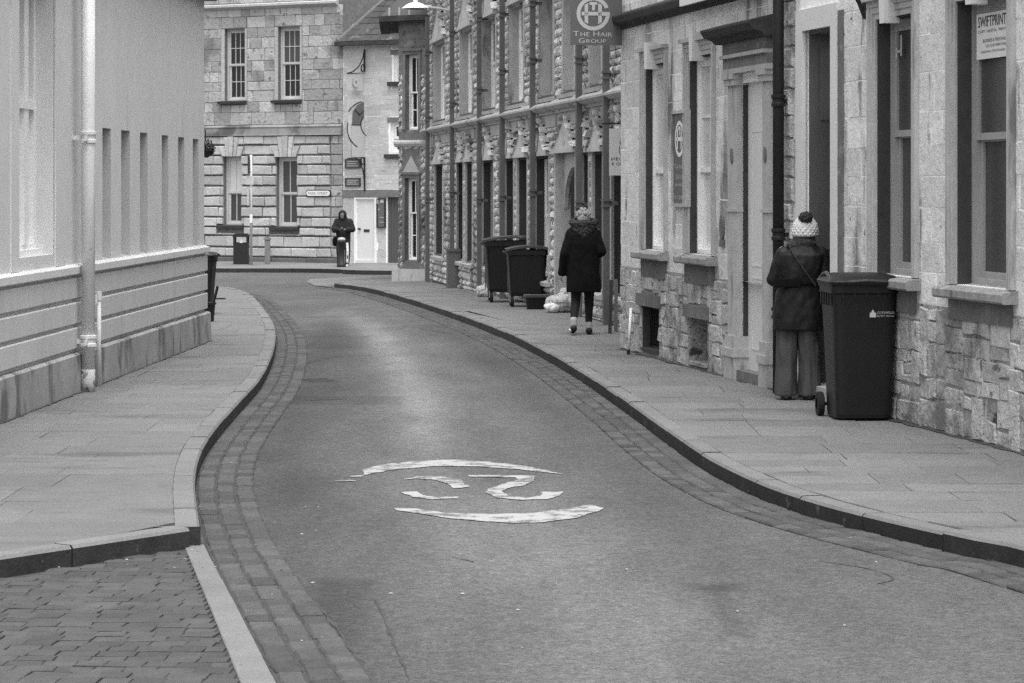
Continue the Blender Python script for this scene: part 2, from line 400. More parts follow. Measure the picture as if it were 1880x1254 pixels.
def sub_rects(rects, h):
    """subtract hole h from a list of rectangles (s0, s1, z0, z1)"""
    out = []
    for (a, b, c, e) in rects:
        if h[0] >= b or h[1] <= a or h[2] >= e or h[3] <= c: out.append((a, b, c, e)); continue
        if h[0] > a: out.append((a, h[0], c, e))
        if h[1] < b: out.append((h[1], b, c, e))
        x0, x1 = max(a, h[0]), min(b, h[1])
        if h[2] > c: out.append((x0, x1, c, h[2]))
        if h[3] < e: out.append((x0, x1, h[3], e))
    return out
def wall_sheet(W, s0, s1, z0, z1, holes, depth=0.3, o=0.0, reveal=0.12, mats=None, back=None, mb=None):
    """front face with openings, reveals and an outer skin of the given depth"""
    b = mb or W.mb()
    ss = sorted({s0, s1} | {min(max(x, s0), s1) for h in holes for x in h[:2]})
    zz = sorted({z0, z1} | {min(max(x, z0), z1) for h in holes for x in h[2:4]})
    for i in range(len(ss) - 1):
        for j in range(len(zz) - 1):
            cs, cz = (ss[i] + ss[i + 1]) / 2, (zz[j] + zz[j + 1]) / 2
            if any(h[0] < cs < h[1] and h[2] < cz < h[3] for h in holes): continue
            b.quad((ss[i], o, zz[j]), (ss[i + 1], o, zz[j]), (ss[i + 1], o, zz[j + 1]), (ss[i], o, zz[j + 1]))
    for h in holes:
        a, c, e, f = max(h[0], s0), min(h[1], s1), max(h[2], z0), min(h[3], z1); r = -reveal
        b.quad((a, o, e), (a, o, f), (a, r, f), (a, r, e)); b.quad((c, o, e), (c, r, e), (c, r, f), (c, o, f))
        b.quad((a, o, f), (c, o, f), (c, r, f), (a, r, f)); b.quad((a, o, e), (a, r, e), (c, r, e), (c, o, e))
    D = -depth
    b.quad((s0, o, z0), (s0, o, z1), (s0, D, z1), (s0, D, z0)); b.quad((s1, o, z0), (s1, D, z0), (s1, D, z1), (s1, o, z1))
    b.quad((s0, o, z1), (s1, o, z1), (s1, D, z1), (s0, D, z1))
    return b
def block(b, s0, s1, z0, z1, proud, bev, jit=0.0, base=0.0, skew=0.0):
    """a dressed stone: front face with chamfered edges, sides running back to the wall"""
    J = lambda: random.uniform(-jit, jit)
    sk = random.uniform(-skew, skew)
    q = [(s0 + J(), z0 + J()), (s1 + J(), z0 + J()), (s1 + J(), z1 + J()), (s0 + J(), z1 + J())]
    cx, cz = (s0 + s1) / 2, (z0 + z1) / 2
    def inn(p): return (p[0] + math.copysign(bev, cx - p[0]), p[1] + math.copysign(bev, cz - p[1]))
    back = [(p[0], base - 0.01, p[1]) for p in q]; mid = [(p[0], base + proud - bev, p[1]) for p in q]
    front = [(inn(p)[0], base + proud + J() * 0.5 + sk * (1 if i in (2, 3) else -1), inn(p)[1]) for i, p in enumerate(q)]
    fs = [(8, 9, 10, 11)]
    for i in range(4):
        k = (i + 1) % 4
        fs += [(i, k, 4 + k, 4 + i), (4 + i, 4 + k, 8 + k, 8 + i)]
    b.add(back + mid + front, fs)
def rock(b, s0, s1, z0, z1, proud, n=2, base=0.0):
    """a rock-faced stone: pillowed and broken front"""
    g = n + 2; vs_ = []; fs = []
    for j in range(g):
        for i in range(g):
            fx, fz = i / (g - 1), j / (g - 1)
            edge = i in (0, g - 1) or j in (0, g - 1)
            o = base if edge else base + proud * random.uniform(0.55, 1.25)
            jx = 0 if edge else random.uniform(-.25, .25) / g
            vs_.append((s0 + (s1 - s0) * (fx + jx), o, z0 + (z1 - z0) * fz))
    for j in range(g - 1):
        for i in range(g - 1):
            a = j * g + i
            fs.append((a, a + 1, a + g + 1, a + g))
    b.add(vs_, fs)
def courses(z0, z1, lo, hi):
    zs = [z0]
    while zs[-1] < z1 - lo * 0.6:
        zs.append(min(zs[-1] + random.uniform(lo, hi), z1))
    if zs[-1] < z1: zs[-1] = z1
    return zs
def masonry(W, parent, name, mat, s0, s1, zs, lens, holes, gap=0.008, proud=0.012, bev=0.006, jit=0.0, skew=0.0, rocky=0, limit=300, skip=None, base=0.0, minlen=0.05, gapv=None):
    """courses of separate stones; the nearest `limit` are single objects, the rest one part of kind stuff"""
    rects = []
    for j in range(len(zs) - 1):
        a = s0 - random.uniform(0, lens[1]) * 0.9
        while a < s1:
            b = a + random.uniform(*lens)
            r = [(max(a, s0), min(b, s1), zs[j], zs[j + 1])]
            if r[0][1] - r[0][0] > 0.02:
                for h in holes: r = sub_rects(r, h)
                for q in r:
                    if q[1] - q[0] > minlen and q[3] - q[2] > 0.04 and not (skip and skip((q[0] + q[1]) / 2, (q[2] + q[3]) / 2)): rects.append(q)
            a = b
    near = sorted(rects, key=lambda q: W.depth(q[0]))
    rest = W.mb()
    for i, q in enumerate(near):
        b = W.mb() if i < limit else rest
        g = gap / 2; gv = g if gapv is None else gapv / 2
        if rocky: rock(b, q[0] + g, q[1] - g, q[2] + gv, q[3] - gv, proud * random.uniform(0.6, 1.2), rocky, base)
        else: block(b, q[0] + g, q[1] - g, q[2] + gv, q[3] - gv, proud * random.uniform(0.7, 1.3), bev, jit, base, skew)
        if i < limit: b.build(name, mat, parent, smooth=False)
    if rest.v: rest.build(name, mat, parent, kind='stuff')

def random_rubble(W, parent, name, mat, s0, s1, z0, z1, holes, amin, gap=0.012, proud=0.02, bev=0.008, jit=0.012, skew=0.01, limit=300):
    rects = []
    def split(a, b, c, e, dep):
        w, h = b - a, e - c
        if (w * h < amin * random.uniform(0.7, 3.2) and w < 3.2 * h and w < 0.6) or dep > 14: rects.append((a, b, c, e)); return
        k = random.uniform(0.33, 0.67)
        if w > h * random.uniform(0.8, 2.2): split(a, a + w * k, c, e, dep + 1); split(a + w * k, b, c, e, dep + 1)
        else: split(a, b, c, c + h * k, dep + 1); split(a, b, c + h * k, e, dep + 1)
    x = s0
    while x < s1 - 0.05:
        x2 = min(x + random.uniform(0.9, 1.5), s1); split(x, x2, z0, z1, 0); x = x2
    out = []
    for r in rects:
        q = [r]
        for h in holes: q = sub_rects(q, h)
        out += [k for k in q if k[1] - k[0] > 0.05 and k[3] - k[2] > 0.04]
    out.sort(key=lambda q: W.depth(q[0])); rest = W.mb(); g = gap / 2
    for i, q in enumerate(out):
        b = W.mb() if i < limit else rest
        block(b, q[0] + g, q[1] - g, q[2] + g, q[3] - g, proud * random.uniform(0.35, 1.4), bev, jit, 0.0, skew)
        if i < limit: b.build(name, mat, parent)
    if rest.v: rest.build(name, mat, parent, kind='stuff')

def text_mesh(txt, size=1.0):
    cu = bpy.data.curves.new('lettering', 'FONT'); cu.body = txt; cu.size = size; cu.resolution_u = 3
    o = bpy.data.objects.new('lettering_tmp', cu); COL.objects.link(o)
    dg = bpy.context.evaluated_depsgraph_get(); dg.update()
    me = bpy.data.meshes.new_from_object(o.evaluated_get(dg))
    bpy.data.objects.remove(o)
    return me
def text_on(P, ex, ez, txts, width, height, mat, parent, name='lettering'):
    """lay text in a box: P lower-left corner (world), ex and ez unit vectors. txts: list of (string, relative size) set in a row"""
    vs_, fs, x = [], [], 0.0
    for (t, sz) in txts:
        me = text_mesh(t, sz)
        if not me.vertices: x += 0.3 * sz; continue
        o = len(vs_)
        for q in me.vertices: vs_.append((q.co.x + x, q.co.y))
        for p in me.polygons: fs.append([i + o for i in p.vertices])
        x = max(q[0] for q in vs_) + 0.10 * sz
        bpy.data.meshes.remove(me)
    x0 = min(q[0] for q in vs_); x1 = max(q[0] for q in vs_); y0 = min(q[1] for q in vs_); y1 = max(q[1] for q in vs_)
    P, ex, ez = Vector(P), Vector(ex), Vector(ez)
    b = MB(); b.add([tuple(P + ex * ((q[0] - x0) / (x1 - x0) * width) + ez * ((q[1] - y0) / (y1 - y0) * height)) for q in vs_], fs)
    return b.build(name, mat, parent)

def spline(pts, step):
    """resample a plan polyline smoothly at equal steps"""
    P = [Vector(p) for p in pts]; P = [P[0] * 2 - P[1]] + P + [P[-1] * 2 - P[-2]]
    fine = []
    for i in range(1, len(P) - 2):
        for k in range(24):
            t = k / 24
            a, b, c, e = P[i - 1], P[i], P[i + 1], P[i + 2]
            fine.append(0.5 * ((2 * b) + (c - a) * t + (2 * a - 5 * b + 4 * c - e) * t * t + (3 * b - a - 3 * c + e) * t ** 3))
    fine.append(P[-2])
    out = [fine[0]]; acc = 0.0
    for i in range(1, len(fine)):
        seg = (fine[i] - fine[i - 1]).length; pos = 0.0
        while acc + seg - pos >= step:
            pos += step - acc; acc = 0.0
            out.append(fine[i - 1].lerp(fine[i], pos / seg))
        acc += seg - pos
    return out
def offset(pl, k):
    out = []
    for i, p in enumerate(pl):
        t = (pl[min(i + 1, len(pl) - 1)] - pl[max(i - 1, 0)]).normalized()
        out.append(p + Vector((-t.y, t.x)) * k)
    return out
def x_at(pl, y):
    """x of a plan polyline (monotonic in y) at depth y"""
    if (pl[0].y < pl[-1].y): q = pl
    else: q = pl[::-1]
    if y <= q[0].y: return q[0].x
    for i in range(len(q) - 1):
        if q[i].y <= y <= q[i + 1].y:
            t = (y - q[i].y) / max(q[i + 1].y - q[i].y, 1e-6); return q[i].x + (q[i + 1].x - q[i].x) * t
    return q[-1].x

# ================================================================== GROUND
def ground_sheet(name, mat, dz, x0, x1, ys, kind='structure'):
    b = MB()
    for y in ys:
        for x in (x0, x1): b.v.append((x, y, gz(y) + dz))
    for i in range(len(ys) - 1): b.f.append([2 * i, 2 * i + 1, 2 * i + 3, 2 * i + 2]); b.mi.append(0)
    return b.build(name, mat, kind=kind)
YS = [-40, -10] + [0.5 * i for i in range(0, 220)] + [115, 130, 160, 220, 300]
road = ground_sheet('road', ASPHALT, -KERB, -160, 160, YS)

# kerb lines in plan, near to far
RK = [(4.6, 6.0), (3.85, 9.6), (3.2, 12.0)] + [gp(*p) for p in
      [(1880, 1006), (1800, 990), (1700, 968), (1600, 945), (1500, 919), (1400, 886), (1300, 838), (1220, 785), (1150, 735), (1050, 670), (960, 622),
       (900, 597), (800, 562), (700, 533), (650, 523), (612, 519)]]
LK = [gp(*p) for p in [(367, 967), (358, 880), (370, 825), (400, 780), (440, 735), (480, 690), (503, 640), (505, 600), (488, 570), (460, 540), (430, 529), (396, 524)]]
LF = [(-7.0, 7.5), (-4.4, 11.1), gp(0, 1022)]            # front edge of the left pavement, up to the corner
rk = spline(RK, 0.1); lk = spline(LK, 0.1)
lfront = spline(LF + [LK[0]], 0.1)
lbound = lfront + lk[1:]
def nwall_x(y): return 7.15 - 0.188 * y                  # right hand near facade
def mwall_x(y): return 6.456 - 0.1368 * y                # right hand far facade
def lwall_x(y): return -4.786 + 0.032 * y                # left facade

# ---- pavements
def pavement(name, bound, wallx, ys_slab, far_ys, side):
    """side = +1: pavement lies right of the kerb line, -1: left"""
    root = thing(name, None, None); root['kind'] = 'structure'
    b = MB()
    inner = offset(bound, -side * 0.135)
    def strip(ys, mat, dz, nm):
        m = MB()
        for y in ys:
            kx = x_at(inner, y); wx = wallx(y) + side * 0.25
            a, c = (kx, wx) if side > 0 else (wx, kx)
            m.v += [(a, y, gz(y) + dz), (c, y, gz(y) + dz)]
        for i in range(len(ys) - 1): m.f.append([2 * i, 2 * i + 1, 2 * i + 3, 2 * i + 2]); m.mi.append(0)
        return m.build(nm, mat, root)
    strip([ys_slab[0] + 0.25 * i for i in range(int((ys_slab[1] - ys_slab[0]) / 0.25) + 1)], SLABBED, -0.012, 'slab_bed')
    if far_ys: strip([far_ys[0] + 0.5 * i for i in range(int((far_ys[1] - far_ys[0]) / 0.5) + 1)], SLAB, -0.002, 'far_paving')
    y = ys_slab[0]; n = 0
    while y < ys_slab[1] - 0.1:
        dy = min(random.choice((0.45, 0.6, 0.6, 0.75)), ys_slab[1] - y); y1 = y + dy
        k0, k1 = x_at(inner, y), x_at(inner, y1); w0, w1 = wallx(y) + side * 0.1, wallx(y1) + side * 0.1
        far_k = (max if side > 0 else min)(k0, k1)
        x = (w0 + w1) / 2 + side * random.uniform(0, 0.5)
        first = True
        while (x - far_k) * side > 0.0:
            ln = random.uniform(0.55, 1.05); xn = x - side * ln
            last = (xn - far_k) * side < 0.3
            xa0, xa1 = x, x
            xb0, xb1 = (k0, k1) if last else (xn, xn)
            q = [(xa0, y), (xb0, y), (xb1, y1), (xa1, y1)] if side < 0 else [(xb0, y), (xa0, y), (xa1, y1), (xb1, y1)]
            c = Vector((sum(p[0] for p in q) / 4, sum(p[1] for p in q) / 4)); dz = random.uniform(-0.0025, 0.0025); tx, ty = random.uniform(-.002, .002), random.uniform(-.002, .002)
            m = MB(); lo = []; hi = []; me_ = []
            for p in q:
                v = Vector(p) - c; L = v.length
                gx = 0.002 if v.x < 0 else -0.002; gy = 0.007 if v.y < 0 else -0.007
                px_, py_ = p[0] + gx, p[1] + gy
                lo.append((px_, py_, gz(py_) - 0.03)); me_.append((px_, py_, gz(py_) + dz - 0.004))
                hi.append((px_ + gx, py_ + gy * 0.7, gz(py_) + dz + tx * (1 if v.x > 0 else -1) + ty * (1 if v.y > 0 else -1)))
            fs = [(8, 9, 10, 11)]
            for i in range(4):
                k = (i + 1) % 4; fs += [(i, k, 4 + k, 4 + i), (4 + i, 4 + k, 8 + k, 8 + i)]
            m.add(lo + me_ + hi, fs); m.build('paving_slab', SLAB, root); n += 1
            if last: break
            x = xn
        y = y1
    return root
pav_r = pavement('pavement_right', rk, nwall_x, (10.0, 41.5), None, 1)
pav_l = pavement('pavement_left', lbound, lambda y: -6.5 if y < 15 or y > 33.2 else lwall_x(y), (9.5, 41.5), (41.5, 56), -1)
# far end of the right pavement, up to the corner of the side street
cornerline = [gp(700, 533), gp(650, 523), gp(612, 519), gp(578, 516), gp(563, 510), gp(568, 505), gp(640, 503.5), gp(740, 503.5)]
b = MB()
ys = [41.0 + 0.5 * i for i in range(int((gp(700, 533)[1] - 41.0) / 0.5))]
for y in ys:
    b.v += [(x_at(rk, y) + 0.135, y, gz(y) - 0.002), (mwall_x(y) + 0.4, y, gz(y) - 0.002)]
for i in range(len(ys) - 1): b.f.append([2 * i, 2 * i + 1, 2 * i + 3, 2 * i + 2]); b.mi.append(0)
P = [(x_at(rk, ys[-1]) + 0.135, ys[-1])] + [(gp(650, 523)[0] + 0.13, gp(650, 523)[1] + 0.1)] + cornerline[2:] + [(mwall_x(62) + 0.4, 62), (mwall_x(ys[-1]) + 0.4, ys[-1])]
b.add([(p[0], p[1], gz(p[1]) - (0.002 if i_ < 2 or i_ > 6 else 0.10)) for i_, p in enumerate(P)], [tuple(range(len(P)))])
b.build('far_paving', SLAB, pav_r)
# narrower right pavement between the projecting near building and the recessed facade behind it
b = MB()
for y in (31.0, 36.0, 41.5): b.v += [(min(nwall_x(y), mwall_x(y)) - 0.1, y, -0.0025), (mwall_x(y) + 0.4, y, -0.0025)]
b.f = [[0, 1, 3, 2], [2, 3, 5, 4]]; b.mi = [0, 0]
b.build('infill_paving', SLAB, pav_r)

# ---- kerb stones
def kerb(line, side, root, length=0.9, w=0.135):
    """side: +1 pavement on the right of the near-to-far direction"""
    inn = offset(line, -side * w); step = 9
    for i in range(0, len(line) - 2, step):
        j = min(i + step, len(line) - 1)
        idx = list(range(i, j + 1, 3)); 
        if idx[-1] != j: idx.append(j)
        m = MB(); n = len(idx); dz = random.uniform(-0.005, 0.005)
        g = 0.006
        rows = []
        for k, q in enumerate(idx):
            t = (line[min(q + 1, len(line) - 1)] - line[max(q - 1, 0)]).normalized() * (g if k == 0 else -g if k == n - 1 else 0)
            a = line[q] + t; c = inn[q] + t; o = (c - a).normalized()
            z = gz(a.y) + dz
            rows.append([(a.x, a.y, z - KERB - 0.05), (a.x, a.y, z - 0.018), (a.x + o.x * 0.014, a.y + o.y * 0.014, z), (c.x, c.y, z), (c.x, c.y, z - 0.05)])
        vs_ = [p for r in rows for p in r]; 
        m.v = vs_
        for k in range(n - 1):
            for e in range(4):
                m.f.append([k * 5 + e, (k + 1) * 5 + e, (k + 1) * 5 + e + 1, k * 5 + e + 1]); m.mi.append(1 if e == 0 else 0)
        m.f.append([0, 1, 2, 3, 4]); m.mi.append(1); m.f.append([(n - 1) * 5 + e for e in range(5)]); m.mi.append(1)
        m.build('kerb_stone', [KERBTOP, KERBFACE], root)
kerb(rk, 1, pav_r)
kerb(lk, -1, pav_l)
kerb(lfront, -1, pav_l)
fi, li = offset(lfront, 0.135)[-1], offset(lk, 0.135)[0]; cc = Vector(LK[0])
m = MB(); q = [cc + Vector((0.004, -0.003)), fi, fi + (li - cc), li]
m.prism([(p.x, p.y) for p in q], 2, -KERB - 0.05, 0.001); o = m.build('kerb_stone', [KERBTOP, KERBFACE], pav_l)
for p in o.data.polygons: p.material_index = 0 if abs(p.normal.z) > 0.5 else 1
cl = spline(cornerline[2:], 0.1)


# ---- sett channels along both kerbs
def sett_mesh(i, L, Wd):
    m = MB(); h = 0.0
    J = lambda a: random.uniform(-a, a)
    x, y = Wd / 2 - 0.006, L / 2 - 0.006
    q = [(-x + J(.006), -y + J(.008)), (x + J(.006), -y + J(.008)), (x + J(.006), y + J(.008)), (-x + J(.006), y + J(.008))]
    lo = [(p[0], p[1], -0.03) for p in q]; mid = [(p[0], p[1], 0.004) for p in q]
    hi = [(p[0] * 0.84, p[1] * 0.90, 0.013 + J(.002)) for p in q]
    fs = [(8, 9, 12), (9, 10, 12), (10, 11, 12), (11, 8, 12)]
    for a in range(4):
        k = (a + 1) % 4; fs += [(a, k, 4 + k, 4 + a), (4 + a, 4 + k, 8 + k, 8 + a)]
    m.add(lo + mid + hi + [(0, 0, 0.017)], fs)
    return m
def sett_channel(name, line, side, limit):
    root = thing(name, None, None); root['kind'] = 'structure'
    # bedding strip
    a = offset(line, side * 0.004); c = offset(line, side * 0.378)
    m = MB()
    for p, q in zip(a, c): m.v += [(p.x, p.y, gz(p.y) - KERB + 0.004), (q.x, q.y, gz(q.y) - KERB + 0.004)]
    for i in range(len(a) - 1): m.f.append([2 * i, 2 * i + 1, 2 * i + 3, 2 * i + 2]); m.mi.append(0)
    m.build('bedding', BED, root)
    protos = [sett_mesh(i, 0.20, 0.125).mesh('sett', SETT) for i in range(8)]
    spots = []
    for k in range(3):
        ol = offset(line, side * (0.07 + 0.125 * k))
        acc = random.uniform(0, 0.2); nxt = acc; run = 0.0
        for i in range(1, len(ol)):
            seg = (ol[i] - ol[i - 1]).length
            while nxt <= run + seg:
                p = ol[i - 1].lerp(ol[i], (nxt - run) / seg); t = (ol[i] - ol[i - 1]).normalized()
                ln = random.uniform(0.17, 0.25)
                spots.append((p, math.atan2(t.y, t.x) - math.pi / 2, ln)); nxt += ln
            run += seg
    vis = [s for s in spots if s[0].y > 10.5 and abs(s[0].x) < 0.2 * s[0].y + 0.3]
    vis.sort(key=lambda s: s[0].y)
    rest = MB()
    for i, (p, an, ln) in enumerate(vis):
        me = random.choice(protos); z = gz(p.y) - KERB + random.uniform(-0.002, 0.005)
        if i < limit:
            o = link('sett', me, root); o.location = (p.x, p.y, z)
            o.rotation_euler = (random.uniform(-.02, .02), random.uniform(-.03, .03), an + random.uniform(-.04, .04)); o.scale = (1, ln / 0.20, 1)
        else:
            mt = Matrix.Translation((p.x, p.y, z)) @ Matrix.Rotation(an + random.uniform(-.03, .03), 4, 'Z') @ Matrix.Diagonal((1, ln / 0.2, 1, 1))
            rest.add([tuple(mt @ v.co) for v in me.vertices], [tuple(p_.vertices) for p_ in me.polygons])
    if rest.v: rest.build('far_sett', SETT, root, kind='stuff')
    return root
# the pale strip edge and its continuation towards the camera
sr0, sr1 = gp(374, 1003, -KERB), gp(505, 1254, -KERB); sl0, sl1 = gp(337, 1003, -KERB), gp(440, 1254, -KERB)
dirv = (Vector(sr1) - Vector(sr0)).normalized()
near_end = Vector(sr1) + dirv * 2.0
lgut = spline([tuple(near_end), sr1, ((sr0[0] + sr1[0]) / 2, (sr0[1] + sr1[1]) / 2), (sr0[0] + 0.01, sr0[1])] + LK[1:], 0.1)
sett_channel('gutter_left', lgut, -1, 300)
sett_channel('gutter_right', rk, 1, 300)

# ---- pale flush channel stones and block paving of the side entrance
root = thing('side_entrance', None, None); root['kind'] = 'structure'
dl = (Vector(sl1) - Vector(sl0)).normalized()
A0, A1 = Vector(sl0), Vector(sl1) + dl * 2.0; B0, B1 = Vector(sr0), Vector(sr1) + dirv * 2.0
n = 11; ts = [0.0]
for i in range(n): ts.append(ts[-1] + random.uniform(0.7, 1.2))
ts = [t / ts[-1] for t in ts]
for i in range(n):
    g = 0.004 / 6
    q = [A0.lerp(A1, ts[i] + g), B0.lerp(B1, ts[i] + g), B0.lerp(B1, ts[i + 1] - g), A0.lerp(A1, ts[i + 1] - g)]
    c = sum(q, Vector((0, 0))) / 4; m = MB()
    z = -KERB + random.uniform(0.012, 0.018)
    lo = [(p.x, p.y, -KERB - 0.03) for p in q]; mid = [(p.x, p.y, z - 0.005) for p in q]; hi = [(p.x + (c.x - p.x) * 0.06, p.y + (c.y - p.y) * 0.03, z) for p in q]
    fs = [(8, 9, 10, 11)]
    for a in range(4):
        k = (a + 1) % 4; fs += [(a, k, 4 + k, 4 + a), (4 + a, 4 + k, 8 + k, 8 + a)]
    m.add(lo + mid + hi, fs); m.build('channel_stone', STRIP, root)
m = MB()
pg = [A0, A1, A1 + Vector((-7, 0)), Vector((-9, 9.5)), Vector(LF[0]), Vector(LF[1]), Vector(LF[2])]
m.add([(p.x, p.y, -KERB + 0.004) for p in pg], [tuple(range(len(pg)))]); m.build('bedding', BED, root)
protos = []
for i in range(8):
    q = MB(); J = lambda a: random.uniform(-a, a)
    x, y = 0.072 - 0.002, 0.062 - 0.002
    c4 = [(-x, -y), (x, -y), (x, y), (-x, y)]; c4 = [(p[0] + J(.008), p[1] + J(.006)) for p in c4]
    fs = [(8, 9, 10, 11)]
    for a in range(4):
        k = (a + 1) % 4; fs += [(a, k, 4 + k, 4 + a), (4 + a, 4 + k, 8 + k, 8 + a)]
    q.add([(p[0], p[1], -0.03) for p in c4] + [(p[0], p[1], 0.009) for p in c4] + [(p[0] * 0.88, p[1] * 0.88, 0.012 + J(.0012)) for p in c4], fs)
    protos.append(q.mesh('paver', PAVER))
def in_forecourt(x, y):
    t = (y - A0.y) / (A1.y - A0.y); xs = A0.x + (A1.x - A0.x) * t
    if y > LK[0][1] - 0.02: return False
    f = x_at(lfront, y)
    return x < xs and x > f + 0.03 and y > 9.6
rot = R(-3)
spots = []
for j in range(-32, 32):
    lx = -7.0 + random.uniform(0, 0.16)
    while lx < 3.0:
        wq = random.uniform(0.80, 1.2); lx += 0.144 * wq
        cx_, ly = lx - 0.072 * wq, j * 0.124
        x = -2.2 + cx_ * math.cos(rot) - ly * math.sin(rot); y = 12.2 + cx_ * math.sin(rot) + ly * math.cos(rot)
        t = (y - A0.y) / (A1.y - A0.y); xs = A0.x + (A1.x - A0.x) * t - 0.012; hwq = 0.072 * wq
        if x + hwq > xs and x - hwq < xs - 0.04: nx0 = x - hwq; x = (nx0 + xs) / 2; wq = (xs - nx0) / 0.144
        elif x - hwq >= xs - 0.04: continue
        if in_forecourt(x, y) and x > -0.2 * y - 0.6: spots.append((x, y, wq))
spots.sort(key=lambda s: (abs(s[0]) > 0.19 * s[1] + 0.02, s[1] < 10.75, s[1]))
rest = MB()
for i, (x, y, wq) in enumerate(spots):
    me = random.choice(protos); z = -KERB + random.uniform(-0.001, 0.004)
    if i < 300:
        o = link('paver', me, root); o.location = (x, y, z); o.rotation_euler = (random.uniform(-.02, .02), random.uniform(-.02, .02), rot + random.uniform(-.05, .05)); o.scale = (wq, 1, 1)
    else:
        mt = Matrix.Translation((x, y, z)) @ Matrix.Rotation(rot, 4, 'Z') @ Matrix.Diagonal((wq, 1, 1, 1))
        rest.add([tuple(mt @ v.co) for v in me.vertices], [tuple(p_.vertices) for p_ in me.polygons])
if rest.v: rest.build('far_paver', PAVER, root, kind='stuff')

# ---- the worn "20" roundel painted on the road (it faces drivers coming the other way)
def marking(polys, name, dz=0.005, rough=0.016):
    m = MB()
    for pl in polys:
        P = [Vector(gp(u, v, -KERB)) for u, v in pl]
        fine = []
        for i in range(len(P)):
            a, c = P[i], P[(i + 1) % len(P)]; n = max(1, int((c - a).length / 0.04))
            for k in range(n):
                p = a.lerp(c, k / n); fine.append((p.x + random.uniform(-rough, rough) * 0.5, p.y + random.uniform(-rough, rough)))
        m.add([(p[0], p[1], gz(p[1]) - KERB + dz) for p in fine], [tuple(range(len(fine)))])
    me = m.mesh(name, ROADPAINT)
    bm = bmesh.new(); bm.from_mesh(me); bmesh.ops.triangulate(bm, faces=bm.faces[:]); bm.to_mesh(me); bm.free()
    for p in me.polygons:
        if p.normal.z < 0: p.flip()
    return link(name, me, road)
marking([[(666, 863), (700, 854.5), (768, 847), (832, 844.7), (909, 850), (977, 858.7), (1032, 871.5), (1015, 870), (956, 863), (871, 857), (798, 857), (734, 862), (696, 868), (668, 873)],
         [(643, 875.5), (668, 873.5), (668, 875.5), (645, 877.2)], [(614, 883), (650, 882.6), (656, 884.4), (616, 884.8)]], 'painted_ring')
marking([[(724, 934), (764, 935), (819.5, 943), (892, 945), (977, 943.8), (1041, 935.3), (1083, 927.6), (1095, 930), (1111, 934.5), (1090, 942), (1058, 952), (998, 959.6), (951, 961.7), (892, 958.7), (819, 952), (768, 943.8), (728, 938)]], 'painted_ring')
marking([[(741, 881), (768, 875.5), (811, 875.7), (845, 882), (862, 895), (832, 898), (824, 890), (802, 882.5), (768, 879.5)],
         [(736, 904.7), (764, 903), (777, 910.6), (807, 914), (843, 913), (841, 916), (798, 917.5), (760, 914)]], 'painted_numeral')
marking([[(860, 873), (983, 874.5), (981, 882), (964, 891.5), (930, 898), (922, 903.4), (934, 912), (968, 915), (994, 912), (996, 904), (1032, 904), (1030, 911), (1007, 917.4), (956, 919), (913, 915),
          (892, 905.5), (896, 899), (922, 890), (953, 881), (947, 878), (862, 876)]], 'painted_numeral')
marking([[(560, 491), (576, 490.6), (640, 502.4), (626, 503)]], 'painted_line')

# far pavement below the far house and the door with the banner
b = MB()
P = [gp(200, 492.5), gp(560, 493), gp(640, 496.5), gp(760, 497), (-2.0, 84), (-20, 90), (-20, 84)]
P = [gp(120, 492.5), gp(560, 493), gp(650, 496), gp(745, 497)]
line = spline(P, 0.15)
for p in line: b.v += [(p.x, p.y, gz(p.y)), (p.x, p.y + 9, gz(p.y) + 0.002)]
for i in range(len(line) - 1): b.f.append([2 * i, 2 * i + 1, 2 * i + 3, 2 * i + 2]); b.mi.append(0)
pav_f = b.build('pavement_far', SLAB, kind='structure')
for i in range(0, len(line) - 6, 6):
    a, c = line[i], line[i + 6]; m = MB()
    a = a.lerp(c, 0.006)
    m.add([(a.x, a.y - 0.12, gz(a.y) - KERB - 0.05), (c.x, c.y - 0.12, gz(c.y) - KERB - 0.05), (c.x, c.y - 0.12, gz(c.y) + 0.003), (a.x, a.y - 0.12, gz(a.y) + 0.003),
           (c.x, c.y + 0.02, gz(c.y) + 0.003), (a.x, a.y + 0.02, gz(a.y) + 0.003)], [(0, 1, 2, 3)], 1)
    m.f.append([3, 2, 4, 5]); m.mi.append(0)
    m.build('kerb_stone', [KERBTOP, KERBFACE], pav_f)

# ---- tar seams and cracks in the road, irregular dark strips along the wall bases, scraps of litter
SEAM = M('tar_seam', 0.05, 0.85, [(20, 4, 0.4, S1)])
random.seed(77)
def seam(pts, w, name='tar_seam'):
    P = spline([gp(u, v, -KERB) for u, v in pts], 0.06); m = MB(); k = 0
    for i, p in enumerate(P):
        t = (P[min(i + 1, len(P) - 1)] - P[max(i - 1, 0)]).normalized(); n_ = Vector((-t.y, t.x)); ww = w * max(0.12, 0.5 + 0.9 * mnoise.noise(Vector((p.x * 5, p.y * 5, 1.0)))); j = mnoise.noise(Vector((p.x * 9, p.y * 9, 7.0))) * 0.012
        a, c = p + n_ * (ww + j), p - n_ * (ww - j); m.v += [(a.x, a.y, gz(a.y) - KERB + 0.003), (c.x, c.y, gz(c.y) - KERB + 0.003)]
    for i in range(len(P) - 1): m.f.append([2 * i, 2 * i + 1, 2 * i + 3, 2 * i + 2]); m.mi.append(0)
    return m.build(name, SEAM, road)
seam([(545, 608), (600, 606), (655, 605)], 0.022); seam([(545, 583), (640, 581), (730, 581), (790, 583)], 0.03); seam([(770, 604), (830, 613), (860, 615)], 0.03)
seam([(560, 668), (620, 655), (690, 652)], 0.015); seam([(540, 697), (570, 696), (600, 695)], 0.05); seam([(560, 735), (640, 733)], 0.03)
